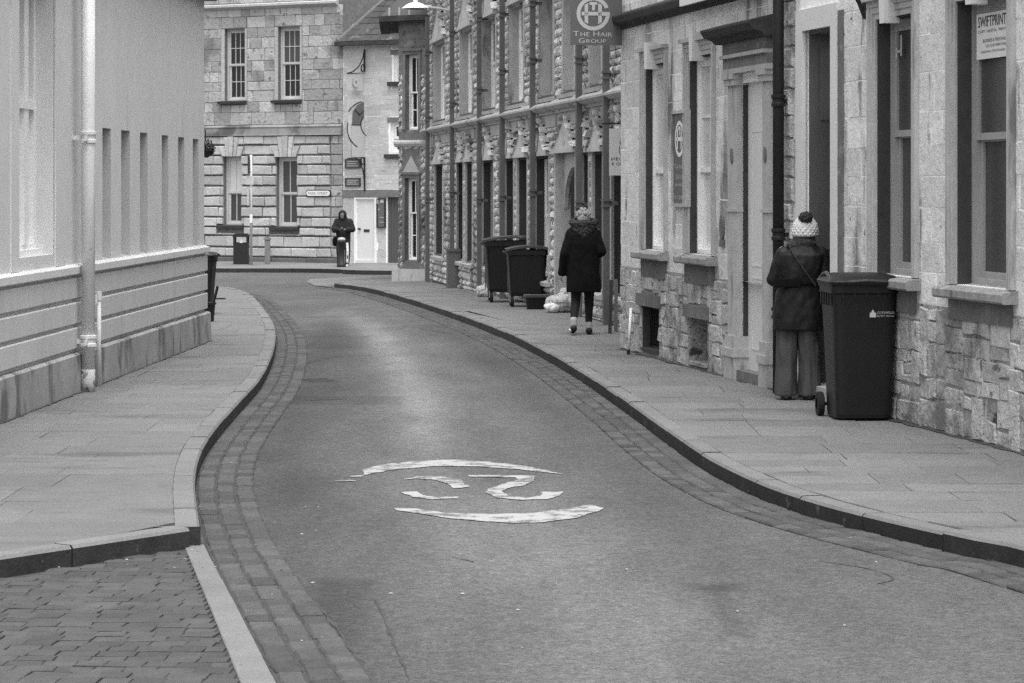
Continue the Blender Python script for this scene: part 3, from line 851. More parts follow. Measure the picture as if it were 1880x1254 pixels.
seam([(690, 1100), (715, 1160), (740, 1220), (752, 1254)], 0.010); seam([(575, 1105), (615, 1150), (650, 1205), (680, 1254)], 0.022); seam([(1500, 1030), (1590, 1044), (1640, 1062), (1600, 1075)], 0.007)
seam([(820, 1020), (860, 1030), (880, 1034)], 0.006)
BASEDARK = M('dark_base_strip', 0.06, 0.95, [(9, 5, 0.4, S1)])
def wall_base_strip(fx, y0, y1, side, w, parent, z=0.006):
    m = MB(); y = y0; rows = []
    while y <= y1:
        ww = w * (0.35 + 0.9 * abs(mnoise.noise(Vector((y * 2.1, side * 3.0, 0)))) + 0.5 * max(0, mnoise.noise(Vector((y * 9.0, 0, 2)))))
        x = fx(y); rows.append(((x, y, gz(y) + z), (x - side * ww, y, gz(y) + z * 0.8))); y += 0.06
    for a, c in rows: m.v += [a, c]
    for i in range(len(rows) - 1): m.f.append([2 * i, 2 * i + 1, 2 * i + 3, 2 * i + 2]); m.mi.append(0)
    return m.build('base_strip', BASEDARK, parent, kind='stuff')
wall_base_strip(lambda y: nwall_x(y) - 0.02, 10, 31.2, 1, 0.09, pav_r); wall_base_strip(lambda y: lwall_x(y) + 0.085, 15, 33, -1, 0.045, pav_l); wall_base_strip(lambda y: mwall_x(y), 36, 60, 1, 0.10, pav_r)
SCRAP = M('pale_scrap', 0.3, 0.8, var=0.5)
m = MB()
for (u0, u1, v0, v1, n_) in ((80, 400, 1012, 1050, 26), (380, 640, 850, 1250, 26), (1250, 1850, 900, 1060, 18), (700, 1800, 1000, 1250, 12), (430, 520, 650, 800, 8)):
    for k in range(n_):
        p = gp(random.uniform(u0, u1), random.uniform(v0, v1), -KERB); r_ = random.uniform(0.003, 0.010); an = random.uniform(0, 6.28); h_ = random.uniform(0.014, 0.02) if u0 < 400 or v0 < 950 else 0.006
        m.add([(p[0] + r_ * (1.6 if j % 2 else 0.8) * math.cos(an + j * 1.57), p[1] + r_ * (1.6 if j % 2 else 0.8) * math.sin(an + j * 1.57), -KERB + h_ + (0.003 if j == 0 else 0)) for j in range(4)], [(0, 1, 2, 3)])
tag(m.build('litter_scraps', SCRAP, kind='stuff'), 'tiny pale scraps of litter scattered in the gutter and road', 'litter')

# ================================================================== BUILDINGS
def frame_boxes(b, s0, s1, z0, z1, w, o0, o1, bottom=True, mi=None):
    """a rectangular frame of width w just inside (s0..s1, z0..z1)"""
    b.box((s0, o0, z0), (s0 + w, o1, z1), mi); b.box((s1 - w, o0, z0), (s1, o1, z1), mi)
    b.box((s0 + w, o0, z1 - w), (s1 - w, o1, z1), mi)
    if bottom: b.box((s0 + w, o0, z0), (s1 - w, o1, z0 + w), mi)
def sash(W, parent, s0, s1, z0, z1, o, cols=2, rows=(1, 1), wm=WHITEW, upper=GLASS, lower=GLASS, fw=0.06, bar=0.022, meet=0.5, name='window'):
    """a sliding sash window set back at o: outer box frame, two sashes, glazing bars and a pane object for every light"""
    b = W.mb(); frame_boxes(b, s0, s1, z0, z1, fw * 0.55, o - 0.07, o + 0.012)
    i0, i1, k0, k1 = s0 + fw * 0.55, s1 - fw * 0.55, z0 + fw * 0.55, z1 - fw * 0.55
    zm = k0 + (k1 - k0) * meet
    fr = b.build(name, wm, parent)
    for (a, c, oo, nr, gm) in ((k0, zm + 0.02, o - 0.045, rows[1], lower), (zm - 0.02, k1, o - 0.012, rows[0], upper)):
        m = W.mb(); frame_boxes(m, i0, i1, a, c, fw * 0.62, oo - 0.03, oo)
        p0, p1, q0, q1 = i0 + fw * 0.62, i1 - fw * 0.62, a + fw * 0.62, c - fw * 0.62
        for k in range(1, cols): x = p0 + (p1 - p0) * k / cols; m.box((x - bar / 2, oo - 0.028, q0), (x + bar / 2, oo - 0.003, q1))
        for k in range(1, nr): z = q0 + (q1 - q0) * k / nr; m.box((p0, oo - 0.027, z - bar / 2), (p1, oo - 0.004, z + bar / 2))
        m.build('sash', wm, fr)
        for ci in range(cols):
            for ri in range(nr):
                x0, x1 = p0 + (p1 - p0) * ci / cols, p0 + (p1 - p0) * (ci + 1) / cols
                y0, y1 = q0 + (q1 - q0) * ri / nr, q0 + (q1 - q0) * (ri + 1) / nr
                t = random.uniform(-0.003, 0.003)
                W.mb().quad((x0, oo - 0.02, y0), (x1, oo - 0.02 + t, y0), (x1, oo - 0.02 + t, y1), (x0, oo - 0.02, y1)).build('pane', gm, fr)
    return fr
def profile_run(W, prof, s0, s1, name, mat, parent, ends=True):
    """a moulding: profile points (o, z) run along the wall"""
    b = W.mb(); b.prism([(p[0], p[1]) for p in prof], 0, s0, s1); return b.build(name, mat, parent)

# ------------------------------------------------ left: rendered building with banded plinth
L = Wall((lwall_x(15.0), 15.0), (lwall_x(33.0), 33.0))
bl = thing('rendered_building', 'pale rendered building with banded plinth and row of narrow wall slots', 'building', (L.w(9, 0, 0)))
HT = 4.12
slots = []
for (a, c) in ((188, 203.5), (222.5, 238.5), (257, 271), (297, 309), (327, 338.5), (354, 364.5)):
    slots.append((L.s(a), L.s(c) - 0.0, 1.16, 2.43))
win = (L.s(33), L.s(100), 1.27, 3.62)
b = wall_sheet(L, 0, L.len, 1.157, HT, slots + [win], depth=6.0, reveal=0.0)
b.box((0, -6, -0.3), (L.len - 0.004, 0.008, 1.156))
for (a, c, e, f) in slots:
    D = -0.20; q = L.mb()
    q.quad((a, D, e), (c, D, e), (c, D, f), (a, D, f)); q.quad((a, 0, e), (a, D, e), (a, D, f), (a, 0, f)); q.quad((c, 0, e), (c, 0, f), (c, D, f), (c, D, e))
    q.quad((a, 0, f), (a, D, f), (c, D, f), (c, 0, f)); q.quad((a, 0, e), (c, 0, e), (c, D, e + 0.03), (a, D, e + 0.03)); q.build('slot_recess', SLOTSHADE, bl)
a, c, e, f = win
D = -0.17
b.quad((a, 0, e), (a, 0, f), (a, D, f), (a, D, e)); b.quad((c, 0, e), (c, D, e), (c, D, f), (c, 0, f)); b.quad((a, 0, f), (c, 0, f), (c, D, f), (a, D, f)); b.quad((a, 0, e), (a, D, e), (c, D, e), (c, 0, e))
b.build('wall', RENDER, bl)
for (z0, z1) in ((0.845, 1.035), (0.615, 0.812), (0.388, 0.583)):
    m = L.mb()
    for (x0, x1) in ((0, L.s(38) - 0.002), (L.s(38) + 0.002, L.len)):
        m2 = L.mb(); m2.prism([(-0.03, z0), (0.034, z0), (0.042, z0 + 0.01), (0.042, z1 - 0.01), (0.034, z1), (-0.03, z1)], 0, x0, x1); m2.build('plinth_band', RENDERBAND, bl)
profile_run(L, [(-0.03, 1.064), (0.055, 1.064), (0.066, 1.074), (0.066, 1.135), (0.0, 1.158), (-0.03, 1.158)], 0, L.len + 0.03, 'ledge', RENDER, bl)
profile_run(L, [(-0.03, -0.2), (0.085, -0.2), (0.075, 0.335), (0.05, 0.352), (-0.03, 0.36)], 0, L.len + 0.04, 'plinth', PLINTH, bl)
L.mb().box((c, -0.01, 1.158), (L.s(118), 0.012, 3.75)).build('window_surround', RENDER, bl); L.mb().box((a - 0.3, -0.01, 1.158), (a, 0.012, 3.75)).build('window_surround', RENDER, bl)
fr = L.mb(); frame_boxes(fr, a, c, e, f, 0.09, -0.30, -0.165); s_m = c - 0.42
fr.box((s_m - 0.13, -0.30, e + 0.09), (s_m + 0.05, -0.15, f - 0.09)); fr.box((a + 0.09, -0.29, 2.53), (c - 0.09, -0.14, 2.60))
fr.box((a, -0.17, e - 0.0), (c, -0.10, e + 0.05)); fr = fr.build('window', WHITEW, bl)
for (x0, x1) in ((a + 0.09, s_m - 0.13), (s_m + 0.05, c - 0.09)):
    L.mb().quad((x0, -0.24, 2.6), (x1, -0.24, 2.6), (x1, -0.24, f - 0.09), (x0, -0.24, f - 0.09)).build('pane', GLASS, fr)
    L.mb().quad((x0, -0.22, e + 0.09), (x1, -0.22, e + 0.09), (x1, -0.22, 2.53), (x0, -0.22, 2.53)).build('pane', GLASSPALE, fr)
m = L.mb(); m.box((0, -6.2, HT), (L.len + 0.1, 0.14, HT + 0.05)); m.box((0, 0.06, HT + 0.05), (L.len + 0.12, 0.2, HT + 0.16)); m.build('eaves', DARKW, bl)
m = L.mb(); m.prism([(0.15, HT + 0.1), (-3.0, HT + 2.6), (-6.2, HT + 0.1)], 0, 0, L.len + 0.08); m.build('roof', SLATE, bl)
# round pale downpipe and a thin vent pipe
def round_pipe(W, name, label, s, o, r, z0, z1, mat, collars, parent=None, foot=None, seg=14):
    if parent is None: rt = thing(name, label, 'pipe', W.w(s, o, z0))
    else: rt = parent
    m = W.mb(); m.tube([(s, o, z0), (s, o, (z0 + z1) / 2), (s, o, z1)], r, seg); m.build('pipe', mat, rt, smooth=True)
    for z in collars:
        m = W.mb(); m.lathe([(r * 1.02, -0.05), (r * 1.25, -0.045), (r * 1.25, -0.02), (r * 1.08, -0.012), (r * 1.08, 0.02), (r * 1.28, 0.03), (r * 1.28, 0.055), (r * 1.02, 0.06)], (s, o, z), seg)
        m.box((s - 0.02, -0.03, z - 0.02), (s + 0.02, o, z + 0.02)); m.box((s - r * 2.0, o - 0.012, z - 0.03), (s - r, o + 0.012, z + 0.02))
        m.build('collar', mat, rt)
    return rt
sp = L.s(160, 0.13); dp = L.depth(sp, 0.13)
rt = round_pipe(L, 'downpipe', 'thick pale round downpipe on the rendered wall left of the slots', sp, 0.14, 0.061, 0.16, HT, PIPEPALE, (zv(253, dp), zv(627, dp)))
m = L.mb(); m.tube([(sp, 0.14, 0.0), (sp, 0.14, 0.07), (sp, 0.14, 0.2)], [0.064, 0.062, 0.0625], 14); m.build('rusty_shoe', PIPERUST, rt, smooth=True)
sp2 = L.s(183.5, 0.13); dp2 = L.depth(sp2, 0.13)
rt = thing('vent_pipe', 'thin short grey pipe beside the thick downpipe', 'pipe', L.w(sp2, 0.13, 0))
m = L.mb(); m.tube([(sp2, 0.12, 0), (sp2, 0.12, zv(540, dp2))], 0.021, 10); m.build('pipe', PIPEPALE, rt, smooth=True)
zt = zv(545, dp2); m = L.mb(); m.tube([(sp2, 0.12, zt - 0.03), (sp2, 0.12, zt + 0.05)], 0.029, 10); m.tube([(sp2 - 0.02, 0.0, zt), (sp2, 0.12, zt)], 0.012, 8); m.tube([(sp2 - 0.045, 0.1, zt - 0.06), (sp2 - 0.045, 0.1, zt + 0.02)], 0.017, 8); m.build('top_fitting', PIPEPALE, rt)

# ------------------------------------------------ right, near: two stone fronts in one line
NB = Wall((nwall_x(31.36), 31.36), (nwall_x(8.5), 8.5))
sJ = NB.s(1431)
n1 = thing('salon_building', 'pale stone salon front with cornice, cellar openings and hooded doorway', 'building', NB.w(3, 0, 0))
n2 = thing('print_shop_building', 'pale stone print shop front with tall moulded windows, nearest on the right', 'building', NB.w(11, 0, 0))
def opening(u0, u1, z0, z1, in0=0.15, in1=0.15): return (NB.s(u0) + in0, NB.s(u1) - in1, z0, z1)
W1 = opening(1180, 1227, 1.17, 3.20); W2 = opening(1260, 1315, 1.17, 3.20)
W3 = opening(1600, 1688, 1.15, 3.22); W4 = opening(1745, 1866, 1.13, 3.24)
C1 = (NB.s(1180), NB.s(1211), 0.07, 0.55); C2 = (NB.s(1267), NB.s(1300), 0.05, 0.52)
D1 = (NB.s(1362), NB.s(1409), 0.0, 2.86); D2 = (NB.s(1479), NB.s(1531), 0.0, 3.24)
PT = 0.93
def front(root, s0, s1, holes, plinth_holes, top, sd):
    random.seed(sd)
    b = wall_sheet(NB, s0, s1, -0.2, top, [h for h in holes] + plinth_holes, depth=5.0, reveal=0.42)
    b.build('wall', MORTAR, root)
    surr = [(h[0] - 0.15, h[1] + 0.15, h[2] - 0.10, h[3] + 0.16) for h in holes if h[2] > 0.5]
    doors = [(h[0] - 0.14, h[1] + 0.14, -1, h[3] + 0.45) for h in holes if h[2] <= 0.5]
    zs = courses(PT + 0.02, 3.95, 0.23, 0.31)
    masonry(NB, root, 'ashlar_block', ASHLAR, s0 + 0.003, s1 - 0.003, zs, (0.38, 0.85), surr + doors, gap=0.009, proud=0.004, bev=0.002, jit=0.007, limit=300)
    mm = wall_sheet(NB, s0 + 0.001, s1 - 0.001, -0.2, PT + 0.02, plinth_holes + [(d_[0], d_[1], -1, 5) for d_ in doors], depth=0.05, o=0.004, reveal=0.0); mm.build('plinth_mortar', RUBMORTAR, root)
    ch = [(h[0] - 0.02, h[1] + 0.02, h[2] - 0.3, h[3] + 0.14) for h in plinth_holes]
    random_rubble(NB, root, 'rubble_stone', RUBBLE, s0 + 0.003, s1 - 0.003, 0.0, PT, ch + doors, 0.034, gap=0.012, proud=0.018, bev=0.008, jit=0.014, skew=0.006, limit=300)
front(n1, 0, sJ, [W1, W2, D1], [C1, C2], 6.4, 3)
front(n2, sJ + 0.004, NB.len, [D2, W3, W4], [], 6.6, 4)

def moulded_window(root, h, upper, lower, wm, rows, cols, meet=0.5, recess=0.085, key=True, dark=False):
    s0, s1, z0, z1 = h
    fr = sash(NB, root, s0, s1, z0, z1, -recess, cols, rows, wm, upper, lower, fw=0.085, meet=meet)
    m = NB.mb()                                         # architrave: three stepped fillets
    for (a, c, o) in ((0.15, 0.10, 0.042), (0.10, 0.05, 0.030), (0.05, 0.0, 0.018)):
        for sg in (0, 1):
            x0, x1 = (s0 - a, s0 - c) if sg == 0 else (s1 + c, s1 + a)
            m.box((x0, -0.02, z0), (x1, o, z1 + c)); 
        m.box((s0 - a, -0.02, z1 + c), (s1 + a, o, z1 + a))
    m.build('surround', SMOOTHST, fr); m = NB.mb()
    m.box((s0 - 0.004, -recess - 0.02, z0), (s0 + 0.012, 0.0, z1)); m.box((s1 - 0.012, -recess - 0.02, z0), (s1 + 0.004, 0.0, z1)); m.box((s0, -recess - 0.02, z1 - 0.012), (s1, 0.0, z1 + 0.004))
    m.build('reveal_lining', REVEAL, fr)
    m = NB.mb(); m.prism([(s0 - 0.16, z1 + 0.15), (s1 + 0.16, z1 + 0.15), (s1 + 0.17, z1 + 0.19), (s0 - 0.17, z1 + 0.19)], 1, -0.02, 0.085); m.build('hood_mould', SMOOTHST, fr)
    if key:
        c = (s0 + s1) / 2; m = NB.mb()
        m.prism([(c - 0.055, z1 - 0.055), (c + 0.055, z1 - 0.055), (c + 0.085, z1 + 0.235), (c - 0.085, z1 + 0.235)], 1, -0.02, 0.11); m.build('keystone', PAINTST, fr)
    m = NB.mb(); m.prism([(-recess - 0.03, z0 - 0.10), (0.115, z0 - 0.10), (0.13, z0 - 0.085), (0.13, z0 - 0.035), (0.115, z0 - 0.02), (-recess - 0.03, z0 + 0.012)], 0, s0 - 0.20, s1 + 0.20); m.build('sill', SILLST, fr)
    m = NB.mb(); m.box((s0 - 0.10, -0.02, PT - 0.06), (s1 + 0.10, 0.035, z0 - 0.10)); m.build('apron', DARKST, fr)
    return fr
moulded_window(n1, W1, GLASSPALE, GLASSPALE, WHITEW, (1, 1), 1, meet=0.42)
moulded_window(n1, W2, GLASSPALE, GLASSPALE, WHITEW, (2, 1), 2, meet=0.42)
f3 = moulded_window(n2, W3, GLASSMID, GLASSMID, GREYW, (1, 1), 1, meet=0.55, recess=0.12)
f4 = moulded_window(n2, W4, GLASSMID, GLASSMID, GREYW, (1, 1), 1, meet=0.52, recess=0.12)
# cellar openings: lintel, barred dark recess
for h, st in ((C1, True), (C2, False)):
    m = NB.mb(); m.box((h[0] - 0.10, -0.02, h[3]), (h[1] + 0.12, 0.06, h[3] + 0.13)); lt = m.build('cellar_lintel', DARKST, n1)
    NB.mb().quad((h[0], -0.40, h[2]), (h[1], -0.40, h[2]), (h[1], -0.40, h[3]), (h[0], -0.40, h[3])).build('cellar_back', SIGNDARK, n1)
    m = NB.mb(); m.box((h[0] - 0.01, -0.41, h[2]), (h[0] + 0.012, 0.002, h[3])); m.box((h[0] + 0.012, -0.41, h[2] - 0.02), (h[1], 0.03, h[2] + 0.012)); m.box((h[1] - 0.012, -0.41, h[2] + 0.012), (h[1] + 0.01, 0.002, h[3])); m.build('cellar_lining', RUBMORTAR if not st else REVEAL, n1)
    if st:
        m = NB.mb(); frame_boxes(m, h[0], h[1], h[2], h[3], 0.035, -0.12, -0.08)
        for k in range(1, 7): x = h[0] + (h[1] - h[0]) * k / 7; m.box((x - 0.006, -0.11, h[2] + 0.03), (x + 0.006, -0.095, h[3] - 0.03))
        m.build('cellar_grille', IRON, n1)
# cornice of the salon and its fascia board
profile_run(NB, [(-0.02, 3.665), (0.05, 3.67), (0.07, 3.70), (0.15, 3.72), (0.165, 3.78), (0.165, 3.80), (0.02, 3.86), (-0.02, 3.86)], 0.0, sJ - 0.02, 'cornice', CORNICE, n1)
m = NB.mb(); m.box((NB.s(1250, 0.2), 0.185, 3.70), (NB.s(1366, 0.2), 0.215, 4.22)); tag(m.build('fascia_board', SIGNWHITE), 'long white fascia board over the salon cornice at the top edge', 'sign board')
# hooded doorway of the salon
def pil(s0, s1, name='pilaster'):
    m = NB.mb(); m.box((s0, -0.16, 0.42), (s1, 0.05, 2.84)); m.box((s0 - 0.02, -0.16, 0.30), (s1 + 0.02, 0.075, 0.42)); m.box((s0 - 0.035, -0.16, 0.22), (s1 + 0.035, 0.10, 0.30)); m.box((s0 - 0.02, -0.16, 0.0), (s1 + 0.02, 0.085, 0.22))
    m.box((s0 - 0.01, -0.16, 1.62), (s1 + 0.01, 0.066, 1.65)); m.box((s0 - 0.025, -0.16, 2.84), (s1 + 0.025, 0.085, 2.90)); m.box((s0 - 0.04, -0.16, 2.90), (s1 + 0.04, 0.105, 2.95))
    o = m.build(name, SMOOTHST, n1)
    m = NB.mb(); c = (s0 + s1) / 2; m.lathe([(0.0, 0), (0.05, 0.0), (0.06, 0.01), (0.045, 0.02), (0.03, 0.012), (0.0, 0.02)], seg=14)
    vs2 = [NB.w(c + p[0], 0.05 + p[2], 2.16 + p[1] * 1.6) for p in m.v]; q = MB(); q.add([], []); 
    m2 = MB(); 
    prof = []
    for i in range(12): an = 2 * math.pi * i / 12; prof.append((c + 0.045 * math.cos(an), 2.16 + 0.075 * math.sin(an)))
    m2 = NB.mb(); m2.prism(prof, 1, 0.045, 0.062); m2.build('rosette', DARKST, o)
    return o
pil(NB.s(1345), NB.s(1362)); pil(NB.s(1409), NB.s(1421))
ps0, ps1 = NB.s(1345) - 0.05, NB.s(1421) + 0.06
for (z0, z1, o, nm, mt) in ((2.95, 3.00, 0.10, 'architrave', SMOOTHST), (3.00, 3.10, 0.085, 'frieze', DARKST), (3.10, 3.135, 0.125, 'architrave', SMOOTHST), (3.135, 3.25, 0.09, 'frieze', DARKST)):
    m = NB.mb(); m.box((ps0, -0.16, z0), (ps1, o, z1)); m.build(nm, mt, n1)
profile_run(NB, [(-0.16, 3.25), (0.13, 3.25), (0.17, 3.29), (0.24, 3.31), (0.28, 3.37), (0.28, 3.39), (0.05, 3.45), (-0.16, 3.45)], ps0 - 0.13, ps1 + 0.10, 'door_hood', CORNICE, n1)
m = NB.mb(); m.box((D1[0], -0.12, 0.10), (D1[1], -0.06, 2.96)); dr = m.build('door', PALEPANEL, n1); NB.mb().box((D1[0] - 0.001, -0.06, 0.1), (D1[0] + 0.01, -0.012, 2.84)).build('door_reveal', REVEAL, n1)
m = NB.mb(); 
for (z0, z1) in ((0.3, 1.0), (1.1, 2.4)): frame_boxes(m, D1[0] + 0.14, D1[1] - 0.12, z0, z1, 0.02, -0.062, -0.055)
m.build('door_moulding', PALEPANEL, dr)
m = NB.mb(); m.box((D1[0] - 0.02, -0.35, -0.1), (D1[1] + 0.02, 0.06, 0.10)); m.build('door_step', DARKST, n1)
# plain painted doorway of the print shop: surround, deep panelled lining, door
m = NB.mb()
m.box((D2[0] - 0.20, -0.02, 0.0), (D2[0], 0.035, D2[3] + 0.19)); m.box((D2[1], -0.02, 0.0), (D2[1] + 0.17, 0.035, D2[3] + 0.19)); m.box((D2[0], -0.02, D2[3]), (D2[1], 0.035, D2[3] + 0.19))
ds = m.build('door_surround', PAINTST, n2)
m = NB.mb(); m.box((D2[1] + 0.171, -0.02, 0), (D2[1] + 0.30, 0.022, D2[3] + 0.12)); m.build('door_architrave', DARKST, ds)
m = NB.mb(); m.box((D2[0] - 0.005, -0.41, 0.12), (D2[0] + 0.03, -0.03, D2[3])); m.box((D2[0] + 0.03, -0.41, D2[3] - 0.03), (D2[1], -0.03, D2[3]))
for (z0, z1) in ((0.3, 1.2), (1.3, 2.35), (2.45, 3.1)): m.box((D2[0] + 0.03, -0.37, z0), (D2[0] + 0.042, -0.12, z1))
m.build('door_lining', DOORGREY, n2)
m = NB.mb(); m.box((D2[0] + 0.03, -0.45, 0.12), (D2[1], -0.405, 2.5)); m.box((D2[0] + 0.03, -0.45, 2.5), (D2[1], -0.39, 2.58)); m.build('door', DOORGREY, n2)
m = NB.mb(); m.box((D2[0], -0.44, -0.1), (D2[1], 0.03, 0.12)); m.build('door_step', SMOOTHST, n2)
# toothed rubble edge between the two fronts
zs = courses(0.95, 3.9, 0.13, 0.24); random.seed(9)
for j in range(len(zs) - 1):
    m = NB.mb(); a = sJ + 0.02; c = NB.s(1466) - 0.21 + random.uniform(0.06, 0.17)
    block(m, a, min(c, D2[0] - 0.204), zs[j] + 0.008, zs[j + 1] - 0.008, random.uniform(0.03, 0.055), 0.014, 0.01); m.build('quoin_stone', RUBBLE, n2)
m = NB.mb(); m.box((0, -5, 6.4), (sJ, 0.2, 6.55)); m.build('eaves', DARKW, n1)
m = NB.mb(); m.prism([(0.2, 6.55), (-2.4, 8.4), (-5, 6.55)], 0, 0, sJ); m.build('roof', SLATE, n1)
m = NB.mb(); m.box((sJ + 0.01, -5, 6.6), (NB.len, 0.2, 6.75)); m.build('eaves', DARKW, n2)
m = NB.mb(); m.prism([(0.2, 6.75), (-2.4, 8.6), (-5, 6.75)], 0, sJ + 0.01, NB.len); m.build('roof', SLATE, n2)
rp = round_pipe(NB, 'downpipe', 'black cast iron downpipe between the hooded doorway and the woman in the bobble hat', NB.s(1429, 0.13), 0.13, 0.052, 0.0, 6.4, PIPEDARK, (zv(188, 24.9), zv(430, 24.9), zv(572, 24.9)), seg=12)

DRESSED2 = M('grey_dressed_stone', 0.38, 0.85, [(1.5, 5, 0.16, (1, 1, 0.4)), (10, 5, 0.16, S1)], stains=[(2.0, 0.55, 0.70, 0.11, (1, 1, 0.3))])
# ------------------------------------------------ right, far: rock-faced facade with gabled window heads
random.seed(21)
MB_ = Wall((mwall_x(61.0), 61.0), (mwall_x(33.0), 33.0)); MW = MB_
mroot = thing('rock_faced_building', 'long rough rock-faced stone building with pointed window heads along the street', 'building', MW.w(12, 0, -0.2))
def mh(u0, u1, z0, z1): return (MW.s(u0), MW.s(u1), z0, z1)
UP = [(798, 819), (847, 869), (888, 912), (938, 963), (994, 1018), (1037, 1057), (1086, 1107)]
LO = [(800, 815), (841, 852), (857, 869), (887, 908), (929, 945), (952, 970), (984, 1010), (1071, 1083), (1091, 1109), (1126, 1150)]
uph = [mh(a, c, 3.32, 5.02) for a, c in UP]; loh = [mh(a, c, 0.42, 2.38) for a, c in LO]
door = mh(1024, 1060, -0.1, 2.40)
allh = uph + loh + [door]
MT = 6.7
b = wall_sheet(MW, 0, MW.len, -0.8, MT, allh, depth=6.0, reveal=0.15); b.build('wall', ROCKBED, mroot)
tri = [((h[0] - 0.08, h[1] + 0.08), h[3] + 0.04, 2.98 if h[3] < 3 else 5.95) for h in allh]
def in_tri(s, z):
    for ((a, c), z0, z1) in tri:
        if z0 < z < z1:
            t = (z - z0) / (z1 - z0); m_ = (a + c) / 2; hw = (c - a) / 2 * (1 - t) + 0.12
            if abs(s - m_) < hw: return True
    return False
surr = [(h[0] - 0.13, h[1] + 0.13, h[2] - 0.12, h[3] + 0.05) for h in allh]
zs = courses(-0.45, 3.04, 0.15, 0.24) + courses(3.2, 6.1, 0.15, 0.24)[0:]
zl = courses(-0.45, 2.80, 0.10, 0.17); zu = courses(3.22, 6.1, 0.10, 0.17)
masonry(MW, mroot, 'rock_stone', ROCK, 0, MW.len, zl, (0.18, 0.42), surr, gap=0.012, proud=0.042, rocky=2, limit=150, skip=in_tri)
masonry(MW, mroot, 'rock_stone', ROCK, 0, MW.len, zu, (0.18, 0.42), surr, gap=0.012, proud=0.042, rocky=2, limit=150, skip=in_tri)
for ((a, c), z0, z1) in tri:
    m = MW.mb(); mid = (a + c) / 2
    m.add([(a, 0.0, z0), (c, 0.0, z0), (mid + 0.05, 0.03, z1 - 0.02), (mid - 0.05, 0.03, z1 - 0.02), (a, 0.075, z0), (c, 0.075, z0), (mid + 0.05, 0.035, z1 - 0.02), (mid - 0.05, 0.035, z1 - 0.02), ((a * .7 + mid * .3), 0.05, z0 * .6 + z1 * .4), ((c * .7 + mid * .3), 0.05, z0 * .6 + z1 * .4)], [(4, 5, 9, 8), (8, 9, 6, 7), (0, 4, 8, 7, 3), (1, 2, 6, 9, 5), (0, 1, 5, 4)]); gh = m.build('gable_head', GABLEST, mroot)
    m = MW.mb(); m.box((a - 0.02, -0.02, z0 - 0.06), (c + 0.02, 0.09, z0)); m.build('lintel', GABLEST, gh)
    for sg in (-1, 1):
        n = 4 if z1 < 4 else 5; e0 = a if sg < 0 else c
        for k in range(n):
            t0, t1 = k / n, (k + 1) / n
            x0, x1 = e0 + (mid - e0) * t0, e0 + (mid - e0) * t1; y0, y1 = z0 + (z1 - z0) * t0 + 0.01, z0 + (z1 - z0) * t1 - 0.01
            m = MW.mb(); w = 0.13 * sg; dd = random.uniform(0.09, 0.13)
            vs_ = [(x0 + w, 0.0, y0), (x0, 0.0, y0), (x1, 0.0, y1), (x1 + w, 0.0, y1), (x0 + w * .8, dd, y0 + 0.02), (x0 + w * .15, dd * 1.1, y0 + 0.02), (x1 + w * .15, dd, y1 - 0.02), (x1 + w * .8, dd * .9, y1 - 0.02)]
            m.add(vs_, [(4, 5, 6, 7), (0, 1, 5, 4), (1, 2, 6, 5), (2, 3, 7, 6), (3, 0, 4, 7)]); m.build('chevron_stone', ROCK, gh)
for h in uph + loh:
    fr = sash(MW, mroot, h[0], h[1], h[2], h[3], -0.15, 1, (1, 1), WHITEW if random.random() < 0.8 else GREYW, GLASS, GLASS, fw=0.09, meet=random.choice((0.5, 0.5, 0.55)))
    m = MW.mb()
    for (x0, x1) in ((h[0] - 0.12, h[0] + 0.004), (h[1] - 0.004, h[1] + 0.12)):
        m.box((x0, -0.16, h[2]), (x1, 0.03, h[3])); m.box((x0 - 0.0, -0.02, h[2] - 0.02), (x1 + 0.0, 0.05, h[2] + 0.02))
    m.box((h[0] - 0.12, -0.16, h[3]), (h[1] + 0.12, 0.03, h[3] + 0.05)); m.build('surround', DRESSED2, fr)
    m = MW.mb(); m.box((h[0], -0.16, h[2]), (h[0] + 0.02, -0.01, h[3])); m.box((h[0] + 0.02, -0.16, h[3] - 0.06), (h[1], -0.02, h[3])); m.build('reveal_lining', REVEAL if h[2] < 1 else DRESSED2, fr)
    m = MW.mb(); m.prism([(-0.16, h[2] - 0.12), (0.10, h[2] - 0.12), (0.11, h[2] - 0.06), (-0.16, h[2])], 0, h[0] - 0.14, h[1] + 0.14); m.build('sill', SMOOTHST, fr)
m = MW.mb(); h = door; g0 = MW.g(h[0])
m.box((h[0], -0.5, g0 - 0.1), (h[1], -0.44, h[3])); dr = m.build('door', DOORGREY, mroot)
m = MW.mb()
arch = [(h[0], h[3] - 0.02), (h[0], 1.5)] + [(h[0] + 0.03 + (h[1] - h[0] - 0.06) * (0.5 - 0.5 * math.cos(math.pi * k / 12)), 1.55 + 0.62 * math.sin(math.pi * k / 12)) for k in range(13)] + [(h[1], 1.5), (h[1], h[3] - 0.02)]
m.prism(arch, 1, -0.16, -0.10); m.build('door_arch', SMOOTHST, mroot)
m = MW.mb()
for (x0, x1) in ((h[0] - 0.14, h[0] + 0.004), (h[1] - 0.004, h[1] + 0.14)): m.box((x0, -0.2, g0 - 0.2), (x1, 0.04, h[3]))
m.box((h[0] - 0.14, -0.2, h[3]), (h[1] + 0.14, 0.04, h[3] + 0.06)); m.build('door_surround', SMOOTHST, mroot)
profile_run(MW, [(-0.02, 3.00), (0.05, 3.00), (0.06, 3.04), (0.12, 3.05), (0.19, 3.10), (0.19, 3.13), (0.03, 3.22), (-0.02, 3.22)], 0, MW.len, 'string_course', DRESSED2, mroot)
m = MW.mb(); m.box((0, -0.02, 2.80), (MW.len, 0.012, 3.0)); m.build('frieze', DRESSED2, mroot)
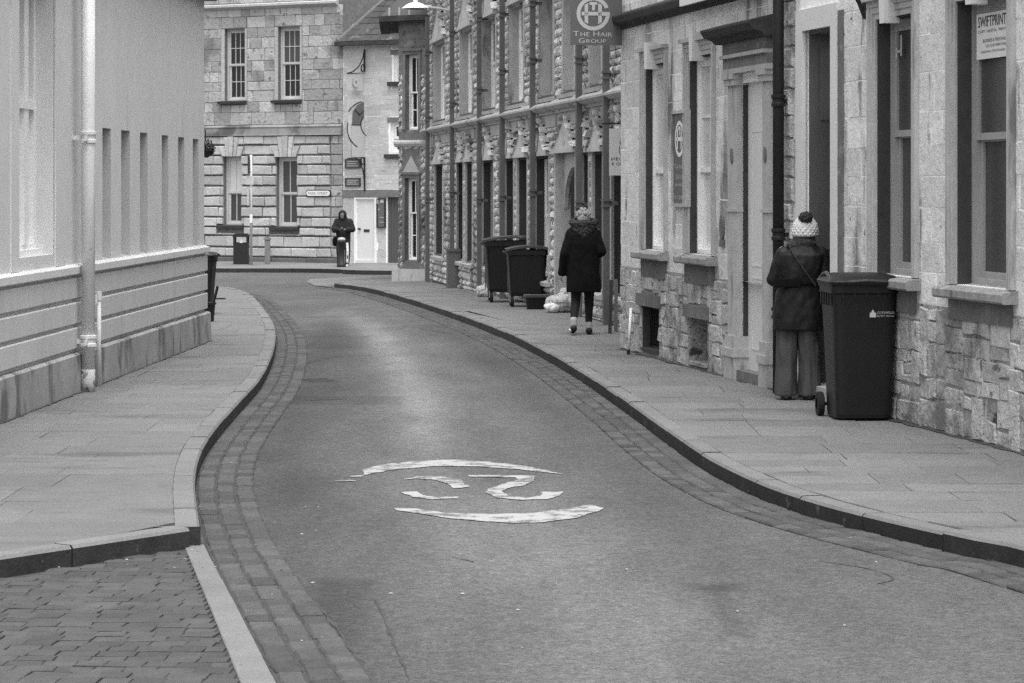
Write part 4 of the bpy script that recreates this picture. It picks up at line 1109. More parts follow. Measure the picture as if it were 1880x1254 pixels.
m = MW.mb(); m.box((0, -6, MT), (MW.len, 0.3, MT + 0.14)); m.build('eaves', DARKW, mroot)
m = MW.mb(); m.prism([(0.3, MT + 0.14), (-3, MT + 2.4), (-6, MT + 0.14)], 0, 0.0, MW.len); m.build('roof', SLATE, mroot)
# the canted corner bay
CW = Wall((-2.56, 61.52), (mwall_x(61.0), 61.0))
gC = gz(61.2)
cu = (CW.s(745), CW.s(769), zv(238, 61.2), zv(100, 61.2)); clw = (CW.s(744), CW.s(767), zv(478, 61.2), zv(327, 61.2))
b = wall_sheet(CW, 0, CW.len, -0.8, 5.62, [cu, clw], depth=0.35, reveal=0.15); b.build('corner_wall', DARKST, mroot)
m = MB(); A, B = (-2.56, 61.52), (-2.70, 66.5); m.quad((A[0], A[1], -0.9), (B[0], B[1], -0.9), (B[0], B[1], 5.62), (A[0], A[1], 5.62)); m.build('return_wall', ROCKBED, mroot)
for h in (cu, clw):
    fr = sash(CW, mroot, h[0], h[1], h[2], h[3], -0.13, 2, (1, 2), WHITEW, GLASS, GLASS, fw=0.06, meet=0.5 if h is cu else 0.58)
    m = CW.mb()
    for (x0, x1) in ((h[0] - 0.07, h[0] + 0.004), (h[1] - 0.004, h[1] + 0.07)): m.box((x0, -0.15, h[2]), (x1, 0.03, h[3]))
    m.box((h[0] - 0.07, -0.15, h[3]), (h[1] + 0.07, 0.03, h[3] + 0.08)); m.box((h[0] - 0.10, -0.02, h[3] + 0.08), (h[1] + 0.10, 0.06, h[3] + 0.12)); m.build('surround', DARKST, fr)
for (x0, x1) in ((0.0, clw[0] - 0.075), (clw[1] + 0.075, CW.len)):
    masonry(CW, mroot, 'rock_stone', ROCK, x0, x1, courses(gC + 0.25, 2.2, 0.14, 0.2) , (0.12, 0.22), [], gap=0.015, proud=0.06, rocky=1, minlen=0.02)
    masonry(CW, mroot, 'rock_stone', ROCK, x0, x1, courses(3.1, 4.4, 0.14, 0.2), (0.12, 0.22), [], gap=0.015, proud=0.06, rocky=1, minlen=0.02)
masonry(CW, mroot, 'rock_stone', ROCK, 0.0, CW.len, courses(2.25, 2.85, 0.12, 0.18), (0.12, 0.3), [(clw[0] - 0.08, clw[1] + 0.08, 0, 2.72)], gap=0.012, proud=0.035, rocky=1, minlen=0.02)
masonry(CW, mroot, 'rock_stone', DARKST, 0.0, CW.len, courses(cu[3] + 0.14, 5.58, 0.16, 0.24), (0.2, 0.45), [], gap=0.010, proud=0.022, rocky=2, minlen=0.02)
zc = zv(262, 61.2)
profile_run(CW, [(-0.02, zc - 0.1), (0.05, zc - 0.08), (0.09, zc - 0.02), (0.09, zc + 0.02), (-0.02, zc + 0.07)], -0.08, CW.len + 0.02, 'string_course', SMOOTHST, mroot)
m = CW.mb(); mid = (clw[0] + clw[1]) / 2; m.prism([(clw[0] - 0.05, clw[3] + 0.13), (clw[1] + 0.05, clw[3] + 0.13), (mid, zc - 0.30)], 1, -0.01, 0.03); m.build('gable_head', DRESSED2, mroot)
m = CW.mb(); m.box((-0.12, -0.2, gC - 0.2), (CW.len, 0.10, gC + 0.24)); m.build('corner_plinth', SMOOTHST, mroot)
e0 = 5.60
m = MB(); m.add([(-3.0, 61.4, e0), (-1.7, 60.55, e0 + 0.0), (-1.3, 64, e0), (-3.2, 66.5, e0), (-3.0, 61.4, e0 + 0.12), (-1.7, 60.55, e0 + 0.12), (-1.3, 64, e0 + 0.12), (-3.2, 66.5, e0 + 0.12)],
      [(0, 3, 2, 1), (4, 5, 6, 7), (0, 1, 5, 4), (1, 2, 6, 5), (3, 0, 4, 7), (2, 3, 7, 6)]); m.build('corner_gutter', CORNICE, mroot)
m = MB(); m.add([(-2.95, 61.42, e0 + 0.125), (-1.7, 60.6, e0 + 0.125), (-1.2, 64, e0 + 0.9 + .5), (-3.15, 66.5, e0 + 0.125), (-1.6, 65.5, e0 + 2.0)], [(0, 1, 4), (1, 2, 4), (0, 4, 3)]); m.build('corner_roof', SLATE, mroot)
for k in range(3):
    p = Vector((-2.9, 61.4, e0 + 0.12)).lerp(Vector((-1.75, 60.65, e0 + 0.12)), 0.12 + 0.2 * k)
    m = MB(); m.box((p.x - 0.02, p.y, p.z - 0.04), (p.x + 0.02, p.y + 0.03, p.z + 0.19)); m.build('gutter_bracket', GALV, mroot)

# square section downpipes standing on the rock-faced facade
PU = [(785, 'square downpipe at the far corner of the rock-faced building'), (830, 'square downpipe with a boxed stone foot on the rock-faced building'), (880, 'square downpipe behind the left end of the rear bin'),
      (922, 'square downpipe rising behind the two large bins'), (978, 'square downpipe just left of the arched doorway bay'), (1063, 'square downpipe right beside the arched doorway'), (1113, 'square downpipe next to the hanging shop sign')]
for i, (u, lab) in enumerate(PU):
    s = max(MW.s(u, 0.14), 0.05); dd = MW.depth(s); g = gz(dd); wd = 0.052
    rt = thing('square_downpipe', lab, 'pipe', MW.w(s, 0.14, g), 'square downpipes on the rock-faced building')
    m = MW.mb(); top = MT if i else 5.6; m.box((s - wd, 0.10, g + (0.75 if i == 1 else 0.0)), (s + wd, 0.185, top)); m.build('pipe', PIPEGREY, rt)
    for z in [1.62 + random.uniform(-.1, .1), 3.6 + random.uniform(-.3, .3), 4.9 + random.uniform(-.2, .2)]:
        m = MW.mb(); m.box((s - wd - 0.018, 0.085, z), (s + wd + 0.018, 0.20, z + 0.03)); m.box((s - wd - 0.018, 0.085, z + 0.08), (s + wd + 0.018, 0.20, z + 0.11)); m.box((s - 0.02, -0.02, z + 0.03), (s + 0.02, 0.09, z + 0.08)); m.build('collar', PIPEGREY, rt)
    if i == 1:
        m = MW.mb(); m.box((s - 0.16, -0.02, g - 0.1), (s + 0.13, 0.24, g + 0.72)); m.box((s - 0.18, -0.02, g + 0.72), (s + 0.15, 0.26, g + 0.77)); m.build('boxed_foot', PIPEGREY, rt)

# ------------------------------------------------ far end: rusticated house and limewashed wing
random.seed(33)
FW = Wall((-9.356 - 4.384 * 1.3, 82.8 + 2.6 * 1.3), (-4.972, 80.2))
fr_ = thing('rusticated_house', 'large stone house with rusticated ground floor and tall sash windows at the street end', 'house', FW.w(8, 0, -0.5))
def fz(v, u=500): return FW.sz(u, v)[1]
def fh(u0, u1, v0, v1): return (FW.s(u0), FW.s(u1), FW.sz((u0 + u1) / 2, v1)[1], FW.sz((u0 + u1) / 2, v0)[1])
FU = [fh(413, 450, 53, 185), fh(511, 551, 49, 183)]; FL = [fh(411, 445, 287, 413), fh(508, 547, 288, 416)]
def ext(hs):
    st = hs[1][0] - hs[0][0]; return [(hs[0][0] - st, hs[0][1] - st, hs[0][2], hs[0][3])] + hs
FU2, FL2 = ext(FU), ext(FL)
sQ = FW.s(608)
FTOP = fz(12)
b = wall_sheet(FW, 0, FW.len, -1.2, FTOP + 1.4, FU2 + FL2, depth=7.0, reveal=0.17); b.build('wall', MORTARDARK, fr_)
vs_ = [249, 266, 285, 302.5, 321.6, 341, 360, 379.5, 398.6, 417, 433, 454, 472]
zsl = sorted([fz(v) for v in vs_])
vou = [(h[0] - 0.30, h[1] + 0.30, h[3], fz(250)) for h in FL2]
sill_h = [(h[0] - 0.22, h[1] + 0.1, h[2] - 0.22, h[2]) for h in FL2]
masonry(FW, fr_, 'rusticated_block', FARST, 0, sQ, zsl, (0.55, 0.95), FL2 + sill_h, gap=0.014, gapv=0.055, proud=0.07, bev=0.018, jit=0.012, limit=300)
masonry(FW, fr_, 'quoin_block', FARUP, sQ + 0.01, FW.len, zsl, (0.6, 0.7), [], gap=0.014, gapv=0.03, proud=0.03, bev=0.01, jit=0.01)
masonry(FW, fr_, 'base_block', FARBASE, 0, FW.len, [-1.0, fz(472) - 0.005], (0.8, 1.3), [], gap=0.02, proud=0.09, bev=0.02, jit=0.01)
zup = courses(fz(229), FTOP - 0.02, 0.24, 0.40)
masonry(FW, fr_, 'ashlar_block', FARUP, 0, FW.len, zup, (0.3, 0.8), FU2 + [(h[0] - 0.13, h[1] + 0.08, h[2] - 0.13, h[3] + 0.02) for h in FU2], gap=0.014, proud=0.016, bev=0.008, jit=0.008, limit=300)
for h in FU2:
    m = FW.mb(); m.box((h[0] - 0.125, -0.02, h[2]), (h[0] - 0.003, 0.02, h[3])); m.box((h[1] + 0.003, -0.02, h[2]), (h[1] + 0.075, 0.02, h[3])); m.build('jamb_stone', FARST, fr_)
    m = FW.mb(); m.box((h[0] - 0.12, -0.02, h[3] + 0.003), (h[1] + 0.07, 0.021, h[3] + 0.018)); m.build('lintel', DARKST, fr_)
for h in FL2:
    c = (h[0] + h[1]) / 2; z0 = h[3]; z1 = fz(250)
    pts = [(-0.42, -0.62), (-0.27, -0.36), (-0.10, -0.13), (0.10, 0.13), (0.27, 0.36), (0.42, 0.62)]
    w = (h[1] - h[0]) / 2
    xs = [(-w, -w - 0.27), (-w * .55, -w * .8), (-w * .2, -w * .3), (w * .2, w * .3), (w * .55, w * .8), (w, w + 0.27)]
    for k in range(5):
        hh = z1 if k == 2 else (z1 - 0.02 if k in (1, 3) else z1 - 0.30)
        m = FW.mb(); g = 0.012
        t = (hh - z0) / (z1 - z0)
        xl, xr = xs[k], xs[k + 1]
        m.prism([(c + xl[0] + g, z0), (c + xr[0] - g, z0), (c + xr[0] + (xr[1] - xr[0]) * t - g, hh), (c + xl[0] + (xl[1] - xl[0]) * t + g, hh)], 1, -0.02, 0.135 if k == 2 else 0.112)
        m.build('voussoir', FARST, fr_)
def far_sill(h, W, root, ext0=0.2, ext1=0.05, th=0.10):
    m = W.mb(); m.prism([(-0.1, h[2] - th), (0.12, h[2] - th), (0.13, h[2] - 0.02), (-0.1, h[2] + 0.01)], 0, h[0] - ext0, h[1] + ext1); return m
for i, h in enumerate(FU2):
    fr = sash(FW, fr_, h[0], h[1], h[2], h[3], -0.14, 3, (2, 2), WHITEFAR, GLASS if i != 2 else GLASSMID, GLASS, fw=0.10, bar=0.022, meet=0.5)
    far_sill(h, FW, fr_).build('sill', CORNICE, fr)
    if i == 2:
        m = FW.mb()
        for k in range(5):
            x = h[0] + 0.1 + (h[1] - h[0] - 0.2) * k / 5; m.box((x, -0.30, (h[2] + h[3]) / 2), (x + 0.05, -0.28, h[3] - 0.1))
        m.build('curtain', GLASSPALE, fr)
for i, h in enumerate(FL2):
    fr = sash(FW, fr_, h[0], h[1], h[2], h[3], -0.14, 2, (1, 1), WHITEFAR, GLASSMID if i != 1 else GLASSPALE, GLASSMID, fw=0.11, bar=0.03, meet=0.47)
    far_sill(h, FW, fr_, 0.2, 0.06, 0.11).build('sill', CORNICE, fr)
profile_run(FW, [(-0.02, fz(249)), (0.11, fz(249)), (0.10, fz(246)), (0.085, fz(236)), (0.10, fz(233)), (0.0, fz(229)), (-0.02, fz(229))], 0, FW.len - 0.02, 'string_course', M('stained_band', 0.24, 0.9, [(1.2, 5, 0.3, S1), (8, 5, 0.2, S1)], stains=[(1.0, 0.48, 0.62, 0.09, S1)]), fr_)
profile_run(FW, [(-0.02, FTOP - 0.06), (0.06, FTOP - 0.05), (0.18, FTOP + 0.02), (0.18, FTOP + 0.08), (0.0, FTOP + 0.12), (-0.02, FTOP + 0.12)], 0, FW.s(622), 'cornice', FARST, fr_)
masonry(FW, fr_, 'parapet_block', FARUP, 0, FW.s(622), courses(FTOP + 0.13, FTOP + 1.3, 0.3, 0.4), (0.5, 0.9), [], gap=0.014, proud=0.016, bev=0.008, jit=0.008)
m = FW.mb(); m.prism([(-0.5, FTOP + 1.4), (-3.5, FTOP + 3.4), (-7, FTOP + 1.4)], 0, 0, FW.len); m.build('roof', SLATE, fr_)

XW = Wall((-4.972, 80.2), (-4.972 + 4.384 * 0.46, 80.2 - 2.6 * 0.46))
xr = thing('limewashed_house', 'narrow limewashed stone house with white door and slate roof under the banner', 'house', XW.w(1, 0, -0.5))
def xh(u0, u1, v0, v1): return (XW.s(u0), XW.s(u1), XW.sz((u0 + u1) / 2, v1)[1], XW.sz((u0 + u1) / 2, v0)[1])
XD = xh(655, 690, 362, 485); XP = xh(711, 736, 362, 487); XA = xh(723, 745, 100, 150); XB = xh(717, 745, 224, 283)
xe = XW.sz(680, 82)[1]
b = wall_sheet(XW, 0, XW.len, -1.2, xe, [XD, XP, XA, XB], depth=5, reveal=0.14); b.build('wall', MORTAR, xr)
masonry(XW, xr, 'limewashed_stone', LIMEWASH, 0.01, XW.len, courses(XW.sz(680, 347)[1], xe - 0.05, 0.12, 0.2), (0.3, 0.7), [(h[0] - 0.06, h[1] + 0.06, h[2] - 0.12, h[3] + 0.16) for h in (XA, XB)], gap=0.005, proud=0.006, bev=0.003, jit=0.008, limit=300)
z0, z1 = XW.sz(680, 362)[1], XW.sz(680, 348)[1]
m = XW.mb(); m.box((0.0, -0.02, z0 + 0.004), (XW.len, 0.05, z1 - 0.004)); m.build('lintel_band', DARKST, xr)
masonry(XW, xr, 'limewashed_stone', LIMEWASH, 0.01, XW.len, courses(-0.95, z0, 0.2, 0.3), (0.4, 0.8), [(XD[0] - 0.09, XD[1] + 0.04, -2, 9), (XP[0] - 0.04, XP[1], -2, 9)], gap=0.006, proud=0.01, bev=0.005, jit=0.004)
m = XW.mb(); frame_boxes(m, XD[0] - 0.08, XD[1] + 0.03, XD[2] - 0.02, XD[3], 0.06, -0.08, 0.03, False); m.build('door_frame', WHITEW, xr)
m = XW.mb(); m.box((XD[0], -0.06, XD[2]), (XD[1], -0.02, XD[3])); dd_ = m.build('door', DOORWHITE, xr)
zm = (XD[2] + XD[3]) / 2
m = XW.mb(); m.box((XD[0] + 0.24, -0.02, zm - 0.04), (XD[0] + 0.44, -0.008, zm + 0.04)); m.build('letter_slot', SIGNDARK, dd_)
m = XW.mb(); m.tube([(XD[0] + 0.1, -0.02, zm + 0.05), (XD[0] + 0.1, 0.04, zm + 0.05)], 0.03, 8); m.tube([(XD[0] + 0.04, 0.04, zm + 0.05), (XD[0] + 0.11, 0.04, zm + 0.05)], 0.014, 6); m.build('handle', IRON, dd_)
m = XW.mb(); m.box((XD[0], -0.025, XD[2] + 0.0), (XD[1], 0.02, XD[2] + 0.12)); m.build('weather_board', DOORWHITE, dd_)
m = XW.mb(); m.box((XD[0] - 0.15, -0.1, -1.0), (XD[1] + 0.1, 0.12, XD[2] - 0.02)); m.build('door_step', DARKST, xr)
m = XW.mb(); m.box((XP[0], -0.12, XP[2]), (XP[1], -0.06, XP[3])); gdoor = m.build('side_door', DOORGREY, xr)
m = XW.mb()
for k in range(5): x = XP[0] + (XP[1] - XP[0]) * k / 5; m.box((x, -0.06, XP[2]), (x + 0.015, -0.045, XP[3]))
m.build('door_batten', DOORGREY, gdoor)
for h in (XA, XB):
    fr = sash(XW, xr, h[0], h[1], h[2], h[3], -0.09, 2, (1, 1), WHITEW, GLASS, GLASS, fw=0.12, meet=0.5)
    m = XW.mb(); m.box((h[0] - 0.18, -0.1, h[2] - 0.12), (h[1] + 0.1, 0.09, h[2])); m.build('sill', CORNICE, fr)
    m = XW.mb(); m.box((h[0] - 0.10, -0.02, h[3]), (h[1] + 0.1, 0.025, h[3] + 0.14)); m.build('lintel', DARKST, fr)
m = XW.mb(); m.box((-0.12, -0.05, xe - 0.02), (XW.len, 0.30, xe + 0.10)); m.build('gutter', CORNICE, xr)
# slate roof: separate slates on a 42 degree slope, hipped at the left
sl_ = R(42); up = lambda s, k: (s, 0.26 - k * math.cos(sl_), xe + 0.10 + k * math.sin(sl_))
m = XW.mb(); m.add([up(-0.1, 0), up(XW.len + 1.5, 0), up(XW.len + 1.5, 3.6), up(1.25, 3.6)], [(0, 1, 2, 3)]); rf = m.build('roof', SLATE, xr)
k = 0.0; row = 0
while k < 3.3:
    s = -0.1 + k / 3.6 * 1.35 + (0.14 if row % 2 else 0)
    while s < XW.len + 1.3:
        w_ = random.uniform(0.24, 0.32); q = XW.mb(); lift = 0.03
        a0, a1, a2, a3 = up(s + 0.004, k), up(s + w_ - 0.004, k), up(s + w_ - 0.004, k + 0.3), up(s + 0.004, k + 0.3)
        t_ = random.uniform(0.008, 0.016)
        q.add([(a0[0], a0[1] + t_, a0[2] + t_), (a1[0], a1[1] + t_, a1[2] + t_), (a2[0], a2[1] + 0.003, a2[2] + 0.003), (a3[0], a3[1] + 0.003, a3[2] + 0.003), a0, a1], [(0, 1, 2, 3), (4, 5, 1, 0), (4, 0, 3), (1, 5, 2)])
        q.build('slate', SLATE, rf); s += w_
    k += 0.27; row += 1
m = XW.mb(); m.tube([up(-0.05, 0.06), up(1.24, 3.5)], 0.05, 6); m.build('hip_flashing', LEAD, rf)
# taller rubble gable behind, seen above the slates
GW = Wall((-6.4, 84.6), (-2.6, 82.6)); 
gr = thing('rubble_gable', 'rough rubble gable wall rising behind the slate roof', 'wall', GW.w(1, 0, 3))
b = wall_sheet(GW, 0, GW.len, -1.0, 10.5, [], depth=3); b.build('wall', MORTAR, gr)
masonry(GW, gr, 'rubble_stone', RUBBLE, 0, 2.6, courses(5.4, 8.6, 0.13, 0.22), (0.2, 0.5), [], gap=0.02, proud=0.05, bev=0.015, jit=0.015, skew=0.01, limit=300)

# ================================================================== SIGNS, LAMPS, STREET FURNITURE
random.seed(55)
UPV = (0, 0, 1)
def ex_of(W): return (W.t.x, W.t.y, 0)
def text_px(W, u0, u1, v0, v1, txts, o, mat, parent, name='lettering'):
    s0, z0 = W.sz(u0, v1, o); s1, z1 = W.sz(u1, v0, o); zt = W.sz(u0, v0, o)[1]
    return text_on(W.w(s0, o, z0), ex_of(W), UPV, txts, s1 - s0, zt - z0, mat, parent, name)
def htg_logo(W, c, z, r, o, mat, parent):
    """ring-shaped G with an H and a small T inside"""
    m = W.mb(); t = 0.23 * r; n = 40; a0, a1 = R(22), R(365)
    ring = []
    for k in range(n + 1):
        an = a0 + (a1 - a0) * k / n; ring.append((math.cos(an), math.sin(an)))
    for k in range(n):
        (x0, y0), (x1, y1) = ring[k], ring[k + 1]; q = 1 - 0.23
        m.quad((c + r * x0, o, z + r * y0), (c + r * x1, o, z + r * y1), (c + r * q * x1, o, z + r * q * y1), (c + r * q * x0, o, z + r * q * y0))
    def bar(x0, x1, y0, y1, sl=0.0): m.quad((c + x0 * r, o + 0.001, z + y0 * r), (c + x1 * r, o + 0.001, z + (y0 - sl) * r), (c + x1 * r, o + 0.001, z + (y1 + sl) * r), (c + x0 * r, o + 0.001, z + y1 * r))
    bar(-0.70, 1.0, -0.12, 0.10)
    bar(-0.52, -0.30, -0.50, 0.50, 0.12); bar(0.30, 0.52, -0.62, 0.62, -0.12)
    bar(-0.22, 0.24, 0.50, 0.68); bar(-0.07, 0.10, 0.18, 0.50)
    return m.build('logo', mat, parent)
# projecting salon sign
SW = Wall(NB.w(0.25, 0.645, 0)[:2], NB.w(0.25, 0.045, 0)[:2])
zb = SW.sz(1088, 83)[1]
sg = thing('projecting_sign', 'square grey salon sign projecting from the wall, with ring monogram', 'sign', NB.w(0.25, 0.3, zb))
m = SW.mb(); m.box((0, -0.012, zb), (SW.len, 0.012, zb + 0.78)); board = m.build('board', SIGNGREY, sg)
cs, cz = SW.sz(1088.6, 25); htg_logo(SW, cs, cz, 31.2 / F * SW.depth(cs), 0.0145, SIGNPALE, sg)
text_px(SW, 1052.5, 1124, 57, 66.5, [('T', 1.25), ('HE', 1.0), (' ', 1.0), ('H', 1.25), ('AIR', 1.0)], 0.0145, SIGNPALE, sg)
text_px(SW, 1062.5, 1113, 70, 78.5, [('G', 1.25), ('ROUP', 1.0)], 0.0145, SIGNPALE, sg)
m = SW.mb(); m.box((-0.02, -0.02, zb + 0.80), (SW.len + 0.06, 0.02, zb + 0.84)); m.box((0.1, -0.006, zb + 0.77), (0.12, 0.006, zb + 0.81)); m.box((SW.len - 0.12, -0.006, zb + 0.77), (SW.len - 0.10, 0.006, zb + 0.81)); m.build('bracket', IRON, sg)
# tall wall sign between the salon windows
s0, s1 = NB.s(1233, 0.05), NB.s(1258, 0.05); dd = NB.depth((s0 + s1) / 2); z0, z1 = zv(378, dd), zv(206, dd)
ws = thing('wall_sign', 'tall narrow grey salon sign on the wall between two windows', 'sign', NB.w((s0 + s1) / 2, 0, z0))
m = NB.mb(); m.box((s0, -0.005, z0), (s1, 0.035, z1)); m.build('board', SIGNGREY, ws)
m = NB.mb(); frame_boxes(m, s0 - 0.012, s1 + 0.012, z0 - 0.01, z1 + 0.02, 0.035, -0.005, 0.055); m.build('frame', SMOOTHST, ws)
c = (s0 + s1) / 2; htg_logo(NB, c, zv(255, dd), 0.19, 0.039, SIGNWHITE, ws)
for (t, v0, v1, k) in ([('T', 1.25), ('HE', 1), (' ', 1), ('H', 1.25), ('AIR', 1)], 301, 311, 0.72), ([('G', 1.25), ('ROUP', 1)], 320, 329, 0.5), ([('BARBERS', 1)], 337, 342, 0.62), ([('01285', 1)], 359, 366, 0.78):
    w = (s1 - s0) * k; text_on(NB.w(c - w / 2, 0.039, zv(v1, dd)), ex_of(NB), UPV, t, w, zv(v0, dd) - zv(v1, dd), SIGNPALE, ws)
# small oval plaque beside the hooded door
s = NB.s(1328); dd = NB.depth(s); m = NB.mb()
m.prism([(s + 0.075 * math.cos(2 * math.pi * k / 20), zv(418, dd) + 0.13 * math.sin(2 * math.pi * k / 20)) for k in range(20)], 1, -0.01, 0.025)
tag(m.build('oval_plaque', DARKST), 'small oval plaque on the stone left of the hooded doorway', 'plaque')
s = NB.s(1328); m = NB.mb(); m.box((s - 0.05, -0.01, zv(453, dd)), (s + 0.09, 0.03, zv(440, dd))); tag(m.build('letter_plate', DARKST), 'small metal plate under the oval plaque', 'plate')
# print shop paper sign behind the glass and the painted mark next door
o4 = -0.105; s0, s1 = NB.s(1793, o4), NB.s(1850, o4); dd = NB.depth(s0)
ps = thing('shop_window_sign', 'white printed sheet with dark lettering in the top of the right-hand window', 'sign', NB.w(s0, o4, 2.7))
zt_, zb_ = zv(27, dd), zv(110, dd)
m = NB.mb(); m.box((s0, o4 - 0.006, zb_), (s1, o4, zt_)); m.build('sheet', SIGNWHITE, ps)
hgt = zt_ - zb_; wd = s1 - s0
text_on(NB.w(s0 + wd * 0.06, o4 + 0.003, zb_ + hgt * 0.70), ex_of(NB), UPV, [('SWIFTPRINT', 1)], wd * 0.9, hgt * 0.24, SIGNDARK, ps)
for (t, k, x, w, h_) in (('COPY  DIGITAL  PRINT', 0.575, .06, .9, .06), ('BUSINESS & PERSONAL', 0.36, .22, .74, .075), ('COLOUR PRINTING', 0.25, .3, .66, .06), ('WEDDING STATIONERY', 0.13, .14, .8, .05)):
    text_on(NB.w(s0 + wd * x, o4 + 0.003, zb_ + hgt * k), ex_of(NB), UPV, [(t, 1)], wd * w, hgt * h_, SIGNGREY, ps)
o3 = -0.12 + 0.004; s = NB.s(1644, o3); dd = NB.depth(s); m = NB.mb()
for (a, c, e, f) in ((1645, 1647, 88, 108), (1653, 1655.5, 66, 104), (1646, 1654, 93, 97)):
    m.quad((NB.s(a, o3), o3, zv(f, dd)), (NB.s(c, o3), o3, zv(f, dd)), (NB.s(c, o3), o3, zv(e, dd)), (NB.s(a, o3), o3, zv(e, dd)))
tag(m.build('window_transfer', SIGNPALE), 'small white letter mark stuck on the dark window left of the printed sheet', 'window mark')
# iron sign bracket over the print shop wall
s = NB.s(1569, 0.1); dd = NB.depth(s); m = NB.mb()
m.box((s - 0.02, 0.0, zv(35, dd)), (s + 0.02, 0.03, zv(-80, dd))); m.tube([(s, 0.02, zv(30, dd)), (s, 0.06, zv(5, dd)), (s, 0.14, zv(-25, dd)), (s, 0.2, zv(-50, dd))], [0.016, 0.02, 0.022, 0.02], 8); m.box((s - 0.01, 0.02, zv(-40, dd)), (s + 0.01, 0.55, zv(-46, dd)))
tag(m.build('iron_bracket', IRON), 'black iron bracket on the wall above the print shop, cut by the top edge', 'bracket')

# hanging shop sign half hidden behind the salon corner
sx = MW.s(1160); HS = Wall(MW.w(sx + 0.55, 0.42, 0)[:2], MW.w(sx + 0.55, 0.03, 0)[:2]); d0 = HS.depth(0)
dl = HS.s(1118.5)
hz0, hz1 = zv(322, d0), zv(236, d0)
hs = thing('hanging_sign', 'pale hanging shop sign half hidden behind the salon corner', 'sign', HS.w(HS.len / 2, 0, hz0))
m = HS.mb(); m.box((dl, -0.01, hz0), (HS.len, 0.01, hz1)); m.build('board', SIGNPALE, hs)
m = HS.mb(); zk = zv(227, d0); m.box((dl - 0.09, -0.012, zk - 0.01), (HS.len + 0.05, 0.012, zk + 0.012)); m.box((dl + 0.02, -0.004, hz1), (dl + 0.03, 0.004, zk)); m.box((HS.len - 0.05, -0.004, hz1), (HS.len - 0.04, 0.004, zk)); m.tube([(HS.len, 0, zk + 0.2), (dl + 0.1, 0, zk)], 0.007, 6); m.build('bracket', IRON, hs)
text_px(HS, 1122.5, 1143.5, 288.5, 295, [('HEC', 1)], 0.0125, SIGNDARK, hs); text_px(HS, 1122.5, 1144.5, 298, 304, [('& QU', 1)], 0.0125, SIGNDARK, hs)
m = HS.mb(); q = lambda u, v: (HS.s(u), 0.0125, zv(v, d0))
m.add([q(1137, 263), q(1139.5, 255), q(1142, 262), q(1141, 266)], [(0, 1, 2, 3)]); m.add([q(1142.5, 262), q(1144, 254), q(1146, 262), q(1145, 266)], [(0, 1, 2, 3)])
m.add([q(1137, 266), q(1138, 266), q(1137.5, 278), q(1139.5, 284), q(1138.6, 284.5), q(1136.3, 278)], [(0, 1, 2, 3, 4, 5)]); m.add([q(1141, 278), q(1145, 277), q(1145, 281), q(1142, 282)], [(0, 1, 2, 3)]); m.build('emblem', SIGNDARK, hs)

# lamp with pale shallow shade on a wall arm
yl = 57.3; xl = xu(763, yl); zl_ = zv(16, yl)
sm_ = MW.s(833, 0.1); wp = MW.w(sm_, 0.0, zv(22, MW.depth(sm_)))
lamp = thing('street_lamp', 'wall-mounted street lamp with shallow pale shade over the corner', 'street lamp', wp)
m = MB(); m.lathe([(0.30, 0.0), (0.295, 0.012), (0.24, 0.05), (0.16, 0.10), (0.09, 0.125), (0.0, 0.13)], (xl, yl, zl_), 24); m.build('shade', WHITEW, lamp, smooth=True)
m = MB(); m.lathe([(0.0, -0.02), (0.2, -0.012), (0.285, 0.004), (0.0, 0.005)], (xl, yl, zl_), 20); m.build('lens', GLASSMID, lamp)
m = MB(); m.lathe([(0.05, 0.11), (0.05, 0.26), (0.035, 0.27)], (xl, yl, zl_), 10); m.build('housing', WHITEW, lamp)
e1 = Vector((xl + 0.27, yl, zl_ + 0.035)); wv = Vector(wp)
m = MB(); m.tube([tuple(e1), tuple(e1.lerp(wv, 0.5) + Vector((0, 0, 0.01))), tuple(wv)], 0.026, 8); m.tube([tuple(e1 - Vector((0.06, 0, 0))), tuple(e1 + Vector((0.05, 0, 0)))], 0.045, 8); m.build('arm', GALV, lamp)
m = MW.mb(); m.box((sm_ - 0.06, -0.01, wp[2] - 0.15), (sm_ + 0.06, 0.03, wp[2] + 0.12)); m.build('wall_plate', GALV, lamp)
# alarm box
s = MW.s(792, 0.08); dd = MW.depth(s); m = MW.mb(); m.box((s - 0.16, 0.0, zv(241, dd)), (s + 0.16, 0.09, zv(229, dd))); m.box((s - 0.13, 0.09, zv(240, dd)), (s + 0.13, 0.10, zv(230, dd)))
tag(m.build('alarm_box', SIGNWHITE), 'small white alarm box above the string course by the corner downpipe', 'alarm box')

# street name plate
s0, s1 = FW.s(563, 0.09), FW.s(606, 0.09); dd = FW.depth((s0 + s1) / 2, 0.09); z0, z1 = zv(359.6, dd), zv(350.2, dd); rr = (z1 - z0) / 2
pl = thing('street_name_plate', 'white street name plate with rounded ends on the rusticated wall', 'street sign', FW.w((s0 + s1) / 2, 0.08, z0))
def pill(o0, o1, g, mat, nm):
    P = [];
    for k in range(9): an = math.pi / 2 + math.pi * k / 8; P.append((s0 + rr + (rr + g) * math.cos(an), (z0 + z1) / 2 + (rr + g) * math.sin(an)))
    for k in range(9): an = -math.pi / 2 + math.pi * k / 8; P.append((s1 - rr + (rr + g) * math.cos(an), (z0 + z1) / 2 + (rr + g) * math.sin(an)))
    m = FW.mb(); m.prism(P, 1, o0, o1); return m.build(nm, mat, pl)
pill(0.06, 0.10, 0.028, SIGNDARK, 'border'); pill(0.09, 0.106, 0.0, SIGNWHITE, 'plate')
text_on(FW.w(s0 + 0.07, 0.109, z0 + 0.04), ex_of(FW), UPV, [('PARK', 1), (' ', 1), ('STREET', 1)], s1 - s0 - 0.14, z1 - z0 - 0.08, SIGNGREY, pl)

